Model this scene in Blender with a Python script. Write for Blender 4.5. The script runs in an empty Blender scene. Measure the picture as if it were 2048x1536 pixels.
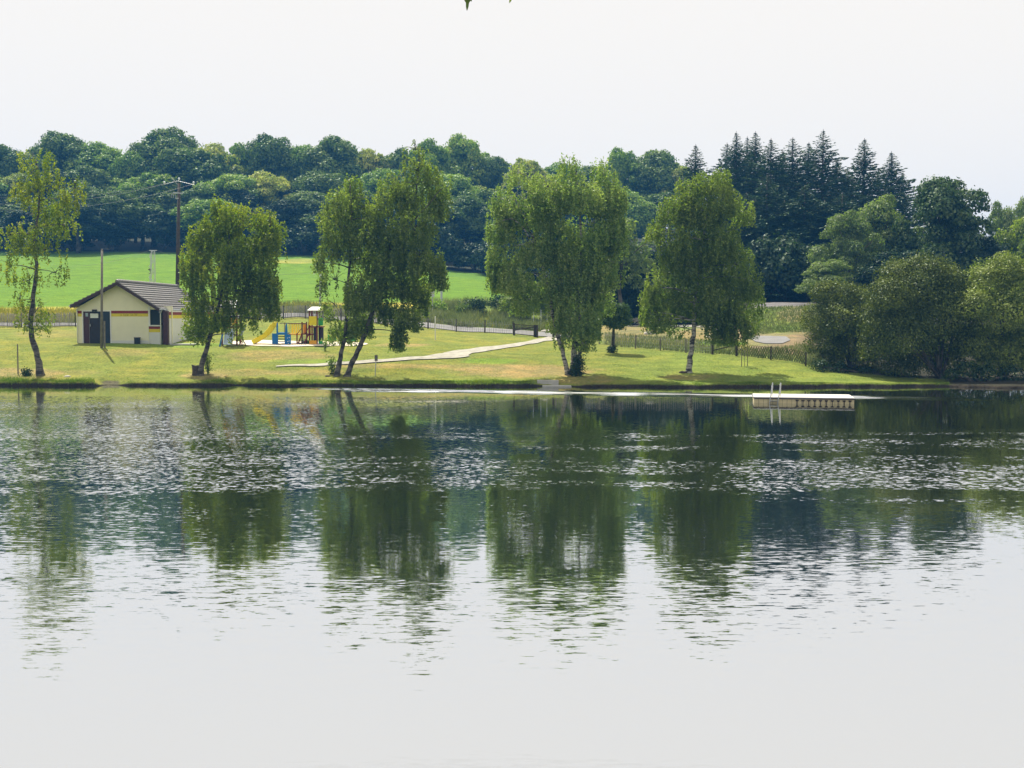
import bpy, math, random
import numpy as np
from mathutils import Vector, Matrix, noise as mnoise

# ------------------------------------------------------------------ camera, sky, sun
FPX, HOR, CAMZ = 2400.0, 630.0, 4.3
TH = math.atan((768 - HOR) / FPX)
S = bpy.context.scene
COL = S.collection
cam_d = bpy.data.cameras.new('camera'); cam = bpy.data.objects.new('camera', cam_d); COL.objects.link(cam)
cam_d.sensor_width = 36; cam_d.lens = 36 * FPX / 2048; cam_d.clip_start = 0.1; cam_d.clip_end = 4000
cam.location = (0, 0, CAMZ); cam.rotation_euler = (math.pi / 2 - TH, 0, 0)
S.camera = cam
SUN_EL, SUN_AZ = math.radians(58), math.radians(-26)      # azimuth measured from +Y, negative = to the left
w = bpy.data.worlds.new('World'); S.world = w; w.use_nodes = True
nt = w.node_tree; nt.nodes.clear()
sky = nt.nodes.new('ShaderNodeTexSky'); sky.sky_type = 'NISHITA'; sky.sun_disc = False
sky.sun_elevation = SUN_EL; sky.sun_rotation = SUN_AZ
sky.air_density = 1.0; sky.dust_density = 7.0; sky.ozone_density = 1.0
SKYK = 0.15; EXPO = 0.6; CAP = .97 / 2 ** EXPO
mn = nt.nodes.new('ShaderNodeVectorMath'); mn.operation = 'MINIMUM'
mn.inputs[1].default_value = (CAP * 1.05 / SKYK, CAP * 1.0 / SKYK, CAP * .93 / SKYK)     # the hazy white the photo's sky burns out to
bg = nt.nodes.new('ShaderNodeBackground'); bg.inputs[1].default_value = SKYK
wo = nt.nodes.new('ShaderNodeOutputWorld')
hs = nt.nodes.new('ShaderNodeHueSaturation'); hs.inputs['Saturation'].default_value = .4; hs.inputs['Value'].default_value = 2.2
nt.links.new(sky.outputs[0], hs.inputs['Color']); nt.links.new(hs.outputs[0], mn.inputs[0]); nt.links.new(mn.outputs[0], bg.inputs[0]); nt.links.new(bg.outputs[0], wo.inputs[0])
sd = bpy.data.lights.new('sun', 'SUN'); sd.energy = 5.0; sd.angle = math.radians(0.6); sd.color = (1, 0.94, 0.82)
sun = bpy.data.objects.new('sun', sd); COL.objects.link(sun)
d = Vector((math.sin(SUN_AZ) * math.cos(SUN_EL), math.cos(SUN_AZ) * math.cos(SUN_EL), math.sin(SUN_EL)))
sun.rotation_euler = d.to_track_quat('Z', 'Y').to_euler(); sun.location = (0, 0, 60)
S.view_settings.view_transform = 'Standard'; S.view_settings.look = 'None'
S.view_settings.gamma = 1; S.view_settings.use_curve_mapping = False; S.view_settings.exposure = EXPO
S.render.engine = 'CYCLES'
c = S.cycles; c.max_bounces = 6; c.diffuse_bounces = 3; c.glossy_bounces = 3; c.transmission_bounces = 5
c.transparent_max_bounces = 6; c.volume_bounces = 0; c.caustics_reflective = False; c.caustics_refractive = False
c.use_denoising = True; c.sample_clamp_indirect = 4
try: c.denoising_prefilter = 'ACCURATE'; c.denoising_input_passes = 'RGB_ALBEDO_NORMAL'
except Exception: pass

random.seed(7); R = np.random.default_rng(11)

def P(px, py, Y):
    u = (px - 1024) / FPX; v = -(py - 768) / FPX
    t = Y / (math.cos(TH) + v * math.sin(TH))
    return Vector((u * t, Y, CAMZ + (-math.sin(TH) + v * math.cos(TH)) * t))

# ------------------------------------------------------------------ terrain height
SH = np.array([(-3000, 72.5), (0, 72.6), (190, 72.6), (215, 73.6), (240, 72.8), (445, 72.6), (475, 73.2), (520, 72.6), (1000, 72.1), (1080, 71.9), (1110, 72.6),
               (1145, 71.9), (1400, 71.1), (1700, 71.6), (1870, 71.9), (1950, 71.2), (2048, 70.0), (2400, 66), (4500, 52)], float)
def shore(px):
    n = 0.22 * np.sin(px * 0.031) + 0.16 * np.sin(px * 0.083 + 1.3) + 0.10 * np.sin(px * 0.21 + 0.4)
    return np.interp(px, SH[:, 0], SH[:, 1]) + n
COLS = {
 -900: [(75,752),(84,705),(92,672),(98,656),(108,628),(125,590),(150,550),(190,505),(260,455),(330,470)],
 0:   [(74.6,754),(79,728),(84,699),(92,672),(98,656),(103,645),(108,628),(125,588),(150,547),(190,503),(260,455),(330,470)],
 200: [(74.6,755),(79,724),(82.5,697),(86,686),(89,684),(98,655),(103,647),(110,625),(125,590),(150,549),(190,504),(260,455),(330,470)],
 380: [(74.6,755),(79,730),(83.5,700),(87,689),(98,668),(106,642),(115,622),(125,594),(150,553),(188,507),(260,455),(330,470)],
 600: [(74.6,758),(77.3,733),(80,724),(83,702),(86,691),(90,683),(98,665),(109,636),(116,618),(127,594),(150,560),(185,512),(260,460),(330,475)],
 780: [(74.6,760),(78,727),(82,710),(86,697),(92,682),(99,660),(103,650),(112,630),(120,610),(140,577),(178,530),(260,465),(330,478)],
 950: [(74.6,761),(78,738),(82,713),(88,698),(95,681),(100,668),(104,662),(112,640),(117,612),(122,603),(140,582),(172,548),(260,470),(330,480)],
 1130:[(74.6,758),(78,738),(84,712),(92,694),(100,676),(110,655),(118,640),(130,628),(170,590),(260,460),(330,465)],
 1300:[(74.6,758),(78,742),(83,722),(90,697),(99,672),(105,655),(125,652),(170,620),(260,455),(330,458)],
 1470:[(74,763),(79,740),(84,714),(90,694),(96,680),(104,668),(112,655),(125,640),(170,610),(260,480),(330,478)],
 1505: [(73.7,765),(78,743),(82.5,720),(88,698),(92,685),(96,672),(100,660),(107,616),(113,606),(130,602),(170,590),(260,500),(330,495)],
 1660: [(73.5,767),(77,752),(80,742),(86,715),(92,690),(98,664),(107,612),(113,604),(130,602),(170,590),(260,500),(330,495)],
 1580:[(73.5,766),(77,746),(80.5,728),(85,704),(90,689),(94,674),(98,662),(107,613),(113,605),(130,602),(170,590),(260,500),(330,495)],
 1850:[(73.5,767),(76,762),(80,752),(90,725),(110,690),(140,660),(170,640),(260,545),(330,540)],
 2048:[(72,768),(75,760),(85,745),(100,725),(140,670),(170,650),(260,585),(330,600)],
 3400:[(60,768),(85,750),(140,670),(260,590),(330,605)],
}
cpx = np.array(sorted(COLS)); YG = np.arange(45, 1000, 0.25)
TAB = []
for k in sorted(COLS):
    pts = COLS[k]; ys = [p[0] for p in pts]; zs = [P(k, p[1], p[0]).z for p in pts]
    ys.append(1000); zs.append(zs[-1] - 2)
    z = np.interp(YG, ys, zs)
    kk = np.ones(9) / 9; zz = np.convolve(np.pad(z, 4, 'edge'), kk, 'valid')
    TAB.append(zz)
TAB = np.array(TAB)
LIP = np.array([(-3000, .33), (150, .36), (185, .38), (200, .08), (240, .1), (260, .3), (440, .36), (475, .1), (500, .28), (1060, .34), (1085, .12), (1150, .1),
                (1175, .28), (1700, .33), (1860, .3), (1900, .2), (4000, .25)], float) * np.array([1, .68])
def G(x, Y):
    x = np.asarray(x, float); Y = np.asarray(Y, float)
    px = 1024 + FPX * x / np.maximum(Y, 60)
    pc = np.clip(px, cpx[0], cpx[-1] - 1e-3)
    i = np.clip(np.searchsorted(cpx, pc, 'right') - 1, 0, len(cpx) - 2)
    t = (pc - cpx[i]) / (cpx[i + 1] - cpx[i]); t = t * t * (3 - 2 * t)
    fy = np.clip((Y - YG[0]) / 0.25, 0, len(YG) - 2.001); j = fy.astype(int); f = fy - j
    z = (TAB[i, j] * (1 - f) + TAB[i, j + 1] * f) * (1 - t) + (TAB[i + 1, j] * (1 - f) + TAB[i + 1, j + 1] * f) * t
    z = z + 0.025 * np.sin(x * 0.9 + 0.4 * Y) * np.sin(Y * 0.7 + 1) + 0.012 * np.sin(x * 2.3 + Y)
    s = Y - shore(px); lip = np.interp(px, LIP[:, 0], LIP[:, 1])
    near = lip + np.clip(s - 0.15, 0, 99) * 0.06
    a = np.clip(s / 2.2, 0, 1); a = a * a * (3 - 2 * a)
    z = near * (1 - a) + z * a
    z = np.where(s < 0.15, np.clip(s / 0.15, 0, 1) * lip, z)
    z = np.where(s <= 0, np.maximum(s * 0.9 - 0.05, -1.6), z)
    # the near shore under the camera
    zn = np.where(Y < 1.5, 2.7, np.interp(Y, [1.5, 5.5, 7.5, 9], [2.7, 0.3, -0.4, -1.6]))
    return np.where(Y < 30, zn, z)
def gz(x, Y): return float(G(x, Y))
def hit(px, py, y0=70.0, y1=330.0):
    py0 = py
    Ys = np.arange(y0, y1, 0.1)
    u = (px - 1024) / FPX; v = -(py - 768) / FPX
    t = Ys / (math.cos(TH) + v * math.sin(TH))
    zr = CAMZ + (-math.sin(TH) + v * math.cos(TH)) * t
    g = G(u * t, Ys); k = np.argmax(g >= zr)
    return Vector((u * t[k], Ys[k], g[k]))

# ------------------------------------------------------------------ mesh helpers
def props(o, label=None, cat=None, group=None, kind=None):
    if label: o['label'] = label
    if cat: o['category'] = cat
    if group: o['group'] = group
    if kind: o['kind'] = kind
    return o
def empty(name, loc, label, cat, group=None):
    o = bpy.data.objects.new(name, None); COL.objects.link(o); o.location = loc; o.empty_display_size = 0.3
    return props(o, label, cat, group)
def link(name, me, parent=None):
    o = bpy.data.objects.new(name, me); COL.objects.link(o)
    if parent is not None:
        o.parent = parent
    return o
class MB:
    """collects shapes in world coordinates; build() makes them one mesh object"""
    def __init__(s): s.v = []; s.f = []; s.sm = False
    def box(s, x0, x1, y0, y1, z0, z1, M=None):
        b = len(s.v)
        for z in (z0, z1):
            for (x, y) in ((x0, y0), (x1, y0), (x1, y1), (x0, y1)):
                p = Vector((x, y, z)); s.v.append(M @ p if M else p)
        for q in ((3, 2, 1, 0), (4, 5, 6, 7), (0, 1, 5, 4), (1, 2, 6, 5), (2, 3, 7, 6), (3, 0, 4, 7)): s.f.append([b + k for k in q])
        return s
    def bar(s, a, b, r=0.03, r2=None, n=6):
        return s.tube([a, b], [r, r if r2 is None else r2], n)
    def beam(s, a, b, wx, wz):
        a = Vector(a); b = Vector(b); d = (b - a); L = d.length; q = d.to_track_quat('X', 'Z').to_matrix().to_4x4()
        return s.box(0, L, -wx / 2, wx / 2, -wz / 2, wz / 2, Matrix.Translation(a) @ q)
    def tube(s, pts, rad, n=7, cap=True):
        pts = [Vector(p) for p in pts]; b = len(s.v); m = len(pts)
        ref = Vector((0.13, 1, 0.07))
        for i, p in enumerate(pts):
            t = (pts[min(i + 1, m - 1)] - pts[max(i - 1, 0)]).normalized()
            a = t.cross(ref)
            if a.length < 1e-3: a = t.cross(Vector((1, 0, 0)))
            a.normalize(); c2 = t.cross(a)
            for k in range(n):
                an = 2 * math.pi * k / n
                s.v.append(p + (a * math.cos(an) + c2 * math.sin(an)) * rad[i])
        for i in range(m - 1):
            for k in range(n):
                k2 = (k + 1) % n
                s.f.append([b + i * n + k, b + (i + 1) * n + k, b + (i + 1) * n + k2, b + i * n + k2])
        if cap:
            s.f.append([b + k for k in range(n)]); s.f.append([b + (m - 1) * n + k for k in reversed(range(n))])
        return s
    def poly(s, pts, back=None):
        b = len(s.v); s.v += [Vector(p) for p in pts]; s.f.append(list(range(b, b + len(pts)))); return s
    def prism(s, pts, dvec):
        dvec = Vector(dvec); b = len(s.v); n = len(pts)
        s.v += [Vector(p) for p in pts] + [Vector(p) + dvec for p in pts]
        s.f.append(list(range(b, b + n))); s.f.append([b + n + k for k in reversed(range(n))])
        for k in range(n): s.f.append([b + k, b + n + k, b + n + (k + 1) % n, b + (k + 1) % n])
        return s
    def build(s, name, mat, parent=None, smooth=False, origin=None):
        me = bpy.data.meshes.new(name)
        o0 = Vector(parent.location) if parent is not None and parent.parent is None else (PO.get(parent.name) if parent is not None else Vector(origin) if origin is not None else Vector((0, 0, 0)))
        me.from_pydata([tuple(v - o0) for v in s.v], [], s.f)
        me.materials.append(mat)
        if smooth: me.polygons.foreach_set('use_smooth', [True] * len(me.polygons))
        me.update()
        o = link(name, me, parent)
        if parent is None: o.location = o0
        PO[o.name] = o0
        return o
PO = {}
def npmesh(name, V, F, mat, origin=(0, 0, 0), smooth=False):
    V = np.asarray(V, np.float32) - np.asarray(origin, np.float32); F = np.asarray(F, np.int32)
    k = F.shape[1]; me = bpy.data.meshes.new(name)
    me.vertices.add(len(V)); me.vertices.foreach_set('co', V.ravel())
    me.loops.add(F.size); me.loops.foreach_set('vertex_index', F.ravel())
    me.polygons.add(len(F)); me.polygons.foreach_set('loop_start', np.arange(0, F.size, k, dtype=np.int32))
    try: me.polygons.foreach_set('loop_total', np.full(len(F), k, np.int32))
    except Exception: pass
    if smooth: me.polygons.foreach_set('use_smooth', np.ones(len(F), bool))
    me.materials.append(mat); me.update(calc_edges=True); me.validate()
    return me
def norm(a): return a / np.maximum(np.linalg.norm(a, axis=1, keepdims=True), 1e-9)
def cards(C, A, B, L, W):
    """rhombic leaves: centres C, long axes A, cross axes B, half lengths L, half widths W"""
    L = np.broadcast_to(np.asarray(L, float).reshape(-1, 1), (len(C), 1)); W = np.broadcast_to(np.asarray(W, float).reshape(-1, 1), (len(C), 1))
    V = np.stack([C - A * L, C + B * W - A * L * .1, C + A * L, C - B * W - A * L * .1], 1).reshape(-1, 3)
    return V
def rand_axes(n, abias=(0, 0, 0), ab=0.0):
    A = norm(norm(R.normal(size=(n, 3))) * (1 - ab) + np.array(abias) * ab)
    B = norm(np.cross(A, R.normal(size=(n, 3))))
    return A, B
def leafmesh(name, C, A, B, L, W, mat, origin):
    V = cards(C, A, B, L, W)
    return npmesh(name, V, np.arange(len(V)).reshape(-1, 4), mat, origin)

# ------------------------------------------------------------------ materials
def mat(name):
    m = bpy.data.materials.new(name); m.use_nodes = True; n = m.node_tree; n.nodes.clear()
    return m, n, (lambda t, **kw: [n.nodes.new(t)][0])
def simple(name, col, rough=0.7, var=0.12, scale=3.0, metal=0.0, spec=0.3, bump=0.0):
    m, n, N = mat(name)
    o = N('ShaderNodeOutputMaterial'); b = N('ShaderNodeBsdfPrincipled'); tx = N('ShaderNodeTexNoise'); tc = N('ShaderNodeTexCoord')
    tx.inputs['Scale'].default_value = scale; tx.inputs['Detail'].default_value = 5
    r = N('ShaderNodeMapRange'); r.inputs[1].default_value = .3; r.inputs[2].default_value = .7; r.inputs[3].default_value = 1 - var; r.inputs[4].default_value = 1 + var
    mx = N('ShaderNodeVectorMath'); mx.operation = 'SCALE'; mx.inputs[0].default_value = col
    n.links.new(tc.outputs['Object'], tx.inputs[0]); n.links.new(tx.outputs[0], r.inputs[0]); n.links.new(r.outputs[0], mx.inputs[3])
    n.links.new(mx.outputs[0], b.inputs['Base Color']); b.inputs['Roughness'].default_value = rough; b.inputs['Metallic'].default_value = metal
    b.inputs['Specular IOR Level'].default_value = spec
    if bump:
        bp = N('ShaderNodeBump'); bp.inputs['Strength'].default_value = bump; bp.inputs['Distance'].default_value = .02
        n.links.new(tx.outputs[0], bp.inputs['Height']); n.links.new(bp.outputs[0], b.inputs['Normal'])
    n.links.new(b.outputs[0], o.inputs[0]); return m
def leafmat(name, cols, trans=0.42, nscale=0.5, gloss=0.03, tcol=(1.1, 1.25, .5)):
    """cols: dark .. light leaf colours, one random tone per leaf shifted by clumps"""
    m, n, N = mat(name); o = N('ShaderNodeOutputMaterial'); g = N('ShaderNodeNewGeometry'); tc = N('ShaderNodeTexCoord')
    tx = N('ShaderNodeTexNoise'); tx.inputs['Scale'].default_value = nscale; tx.inputs['Detail'].default_value = 2
    n.links.new(tc.outputs['Object'], tx.inputs[0])
    mr = N('ShaderNodeMapRange'); mr.inputs[1].default_value = .3; mr.inputs[2].default_value = .7; n.links.new(tx.outputs[0], mr.inputs[0])
    oi = N('ShaderNodeObjectInfo')
    a = N('ShaderNodeMath'); a.operation = 'MULTIPLY_ADD'; a.inputs[1].default_value = .45; n.links.new(g.outputs['Random Per Island'], a.inputs[0])
    b = N('ShaderNodeMath'); b.operation = 'MULTIPLY'; b.inputs[1].default_value = .4; n.links.new(mr.outputs[0], b.inputs[0]); n.links.new(b.outputs[0], a.inputs[2])
    e = N('ShaderNodeMath'); e.operation = 'MULTIPLY_ADD'; e.inputs[1].default_value = .2; n.links.new(oi.outputs['Random'], e.inputs[0]); n.links.new(a.outputs[0], e.inputs[2])
    r = N('ShaderNodeValToRGB'); els = r.color_ramp.elements
    els[0].position = 0.05; els[0].color = (*cols[0], 1); els[1].position = .95; els[1].color = (*cols[-1], 1)
    for i, cc in enumerate(cols[1:-1]):
        x = els.new(.05 + .9 * (i + 1) / (len(cols) - 1)); x.color = (*cc, 1)
    n.links.new(e.outputs[0], r.inputs[0])
    df = N('ShaderNodeBsdfDiffuse'); tr = N('ShaderNodeBsdfTranslucent'); mx = N('ShaderNodeMixShader'); mx.inputs[0].default_value = trans
    tcn = N('ShaderNodeVectorMath'); tcn.operation = 'MULTIPLY'; tcn.inputs[1].default_value = tcol
    n.links.new(r.outputs[0], df.inputs[0]); n.links.new(r.outputs[0], tcn.inputs[0]); n.links.new(tcn.outputs[0], tr.inputs[0])
    n.links.new(df.outputs[0], mx.inputs[1]); n.links.new(tr.outputs[0], mx.inputs[2])
    gl = N('ShaderNodeBsdfGlossy'); gl.inputs['Roughness'].default_value = .45; gl.inputs[0].default_value = (.8, .85, .8, 1)
    m2 = N('ShaderNodeMixShader'); m2.inputs[0].default_value = gloss
    n.links.new(mx.outputs[0], m2.inputs[1]); n.links.new(gl.outputs[0], m2.inputs[2]); n.links.new(m2.outputs[0], o.inputs[0])
    return m
def barkmat(name, base, dark, amount=.5, vs=6):
    m, n, N = mat(name); o = N('ShaderNodeOutputMaterial'); b = N('ShaderNodeBsdfPrincipled'); b.inputs['Roughness'].default_value = .85
    tc = N('ShaderNodeTexCoord'); mp = N('ShaderNodeMapping'); mp.inputs['Scale'].default_value = (1.2, 1.2, vs)
    tx = N('ShaderNodeTexNoise'); tx.inputs['Scale'].default_value = 1.4; tx.inputs['Detail'].default_value = 6; tx.inputs['Roughness'].default_value = .65
    r = N('ShaderNodeValToRGB'); r.color_ramp.elements[0].position = amount - .06; r.color_ramp.elements[0].color = (*dark, 1)
    r.color_ramp.elements[1].position = amount + .06; r.color_ramp.elements[1].color = (*base, 1)
    n.links.new(tc.outputs['Object'], mp.inputs[0]); n.links.new(mp.outputs[0], tx.inputs[0]); n.links.new(tx.outputs[0], r.inputs[0])
    n.links.new(r.outputs[0], b.inputs['Base Color']); bp = N('ShaderNodeBump'); bp.inputs['Strength'].default_value = .5; bp.inputs['Distance'].default_value = .03
    n.links.new(tx.outputs[0], bp.inputs['Height']); n.links.new(bp.outputs[0], b.inputs['Normal']); n.links.new(b.outputs[0], o.inputs[0]); return m

M = {}
M['birch'] = leafmat('birch_leaf', [(0.0723, 0.121, 0.0192), (0.129, 0.192, 0.0312), (0.206, 0.272, 0.048), (0.341, 0.383, 0.096)], .5)
M['birch_yellow'] = leafmat('birch_leaf_yellow', [(0.0676, 0.124, 0.0112), (0.135, 0.222, 0.0167), (0.236, 0.31, 0.0211), (0.406, 0.425, 0.0418)], .5, tcol=(1.15, 1.15, .35))
M['birch_pale'] = leafmat('birch_leaf_pale', [(0.0905, 0.16, 0.045), (0.161, 0.254, 0.0631), (0.262, 0.354, 0.0901), (0.443, 0.504, 0.162)], .5, tcol=(1.1, 1.2, .6))
M['willow'] = leafmat('willow_leaf', [(0.0253, 0.0459, 0.00792), (0.0542, 0.0877, 0.0099), (0.116, 0.158, 0.0149), (0.217, 0.268, 0.0347)], .32, tcol=(1.2, 1.1, .3))
M['willow_green'] = leafmat('willow_leaf_green', [(0.0546, 0.0952, 0.0146), (0.11, 0.16, 0.0243), (0.203, 0.255, 0.0365), (0.328, 0.383, 0.0608)], .35)
M['forest_a'] = leafmat('forest_leaf_dark', [(0.0405, 0.0851, 0.0192), (0.0788, 0.142, 0.024), (0.135, 0.203, 0.0336), (0.247, 0.304, 0.06)], .3, .25)
M['forest_shaded'] = leafmat('forest_leaf_shaded', [(.010, .026, .012), (.018, .04, .016), (.032, .062, .022), (.065, .11, .035)], .15, .25, .02)  # shade of the backlit wood put into a darker leaf colour
M['forest_b'] = leafmat('forest_leaf_green', [(0.0703, 0.139, 0.021), (0.14, 0.241, 0.03), (0.24, 0.355, 0.045), (0.45, 0.506, 0.075)], .35, .25)
M['forest_c'] = leafmat('forest_leaf_pale', [(0.0985, 0.151, 0.027), (0.21, 0.279, 0.042), (0.394, 0.43, 0.075), (0.844, 0.76, 0.21)], .35, .25)
M['oak'] = leafmat('oak_leaf_dark', [(0.0215, 0.0504, 0.0158), (0.0403, 0.0791, 0.0203), (0.0646, 0.115, 0.027), (0.129, 0.179, 0.0506)], .25, .4)
M['poplar'] = leafmat('poplar_leaf', [(0.065, 0.111, 0.0325), (0.124, 0.182, 0.0455), (0.195, 0.26, 0.065), (0.325, 0.377, 0.117)], .5, .4)
M['lime'] = leafmat('lime_leaf', [(.07, .12, .012), (.13, .19, .018), (.21, .27, .025), (.32, .38, .05)], .5, .4)
M['spruce'] = leafmat('spruce_needle', [(0.0172, 0.0431, 0.0203), (0.0316, 0.069, 0.027), (0.0504, 0.0935, 0.036), (0.0935, 0.144, 0.0563)], .12, .4, .04)
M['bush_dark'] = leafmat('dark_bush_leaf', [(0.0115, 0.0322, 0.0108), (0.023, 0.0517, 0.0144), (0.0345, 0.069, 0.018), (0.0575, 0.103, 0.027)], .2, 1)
M['grass_blade'] = leafmat('grass_blade', [(0.054, 0.0975, 0.0096), (0.108, 0.182, 0.0144), (0.176, 0.247, 0.024), (0.27, 0.286, 0.06)], .4, .6)
M['weed'] = leafmat('dry_weed_blade', [(0.12, 0.162, 0.024), (0.225, 0.255, 0.032), (0.345, 0.323, 0.04), (0.45, 0.391, 0.056)], .35, .4, tcol=(1, 1, .6))
M['pale_grass'] = leafmat('pale_tall_grass', [(0.064, 0.102, 0.0225), (0.12, 0.162, 0.045), (0.192, 0.23, 0.0825), (0.272, 0.289, 0.135)], .35, .4, tcol=(1, 1, .7))
M['clipped'] = leafmat('clipped_tree_leaf', [(0.0255, 0.064, 0.0156), (0.051, 0.104, 0.0208), (0.0935, 0.16, 0.026), (0.221, 0.288, 0.039)], .3, 1.2)
M['bark_birch'] = barkmat('birch_bark', (.42, .40, .36), (.035, .03, .026), .50, 5)
M['bark_birch_shaded'] = barkmat('shaded_birch_bark', (.15, .135, .11), (.03, .025, .02), .50, 4)  # birch bark copy darkened for the trunks seen in shade
M['bark'] = barkmat('grey_brown_bark', (.14, .12, .095), (.04, .033, .027), .5, 1)
M['wood_grey'] = simple('weathered_wood', (.20, .18, .15), .85, .25, 6)
M['wood_paling'] = simple('grey_paling', (.23, .215, .20), .85, .25, 3)
M['wood_dark'] = simple('dark_timber', (.055, .045, .035), .8, .3, 5)
M['wood_rot'] = simple('old_stump_wood', (.07, .055, .04), .9, .4, 8, bump=.6)
M['cream'] = simple('cream_render', (.80, .77, .57), .85, .04, 1.5, bump=.15)
M['white_wall'] = simple('white_render', (.68, .68, .66), .85, .04, 1.5)
M['red_stripe'] = simple('oxide_red_paint', (.22, .028, .02), .6, .08, 4)
M['yellow_stripe'] = simple('yellow_paint', (.68, .56, .03), .6, .08, 4)
M['brown_trim'] = simple('dark_brown_trim', (.05, .03, .026), .6, .15, 4)
M['door_brown'] = simple('maroon_door_paint', (.06, .022, .022), .5, .15, 4)
M['door_dark'] = simple('dark_door_paint', (.018, .015, .016), .5, .15, 4)
M['door_blue'] = simple('blue_black_door_paint', (.018, .03, .045), .5, .15, 4)
M['glass_dark'] = simple('dark_window_glass', (.015, .02, .026), .12, .1, 2, spec=.5)
M['white_paint'] = simple('white_paint', (.75, .75, .73), .5, .04, 3)
M['sign_white'] = simple('white_sign_face', (.7, .74, .72), .5, .04, 3)
M['galv'] = simple('galvanised_steel', (.42, .44, .45), .4, .1, 5, .6)
M['concrete'] = simple('concrete', (.42, .41, .38), .9, .12, 4)
M['concrete_pole'] = simple('pale_concrete_pole', (.50, .53, .54), .85, .08, 3)
M['path'] = simple('pale_gravel_path', (.34, .32, .265), .95, .28, 2.2)
M['road'] = simple('grey_tarmac', (.20, .195, .19), .95, .12, .8)
M['sand'] = simple('pale_play_sand', (.68, .60, .47), .95, .08, 1.2)
M['blue'] = simple('blue_play_panel', (.02, .17, .48), .4, .08, 3)
M['yellow'] = simple('yellow_plastic', (.9, .72, .03), .35, .06, 3)
M['orange'] = simple('orange_yellow_panel', (.85, .42, .03), .4, .06, 3)
M['green'] = simple('green_play_panel', (.05, .42, .11), .4, .08, 3)
M['play_red'] = simple('dark_red_post', (.16, .035, .025), .5, .1, 3)
M['play_purple'] = simple('dark_purple_panel', (.03, .02, .035), .5, .1, 3)
M['grey_blue'] = simple('grey_blue_panel', (.33, .42, .48), .4, .08, 3)
M['black'] = simple('black_plastic', (.015, .018, .02), .5, .1, 3)
M['pontoon'] = simple('cream_float_plastic', (.66, .56, .33), .45, .08, 2.5)
M['pontoon_dark'] = simple('dark_float_gap', (.035, .025, .03), .6, .1, 3)
M['deck'] = simple('pale_deck_board', (.60, .58, .54), .6, .05, 2)
M['porcelain'] = simple('white_insulator', (.8, .86, .88), .3, .03, 3)
M['wire'] = simple('aluminium_wire', (.2, .22, .22), .5, .05, 3)
M['stone'] = simple('pale_stone', (.45, .42, .37), .9, .2, 3, bump=.4)
M['soil'] = simple('dark_bank_soil', (.05, .04, .028), .95, .3, 4)

def roofmat():
    m, n, N = mat('brown_roof_tile'); o = N('ShaderNodeOutputMaterial'); b = N('ShaderNodeBsdfPrincipled'); b.inputs['Roughness'].default_value = .55
    tx = N('ShaderNodeTexNoise'); tx.inputs['Scale'].default_value = 4; tx.inputs['Detail'].default_value = 6; tc = N('ShaderNodeTexCoord')
    r = N('ShaderNodeValToRGB'); r.color_ramp.elements[0].color = (.08, .071, .066, 1); r.color_ramp.elements[1].color = (.215, .20, .19, 1)
    n.links.new(tc.outputs['Object'], tx.inputs[0]); n.links.new(tx.outputs[0], r.inputs[0]); n.links.new(r.outputs[0], b.inputs['Base Color']); n.links.new(b.outputs[0], o.inputs[0]); return m
M['roof'] = roofmat()

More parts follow.
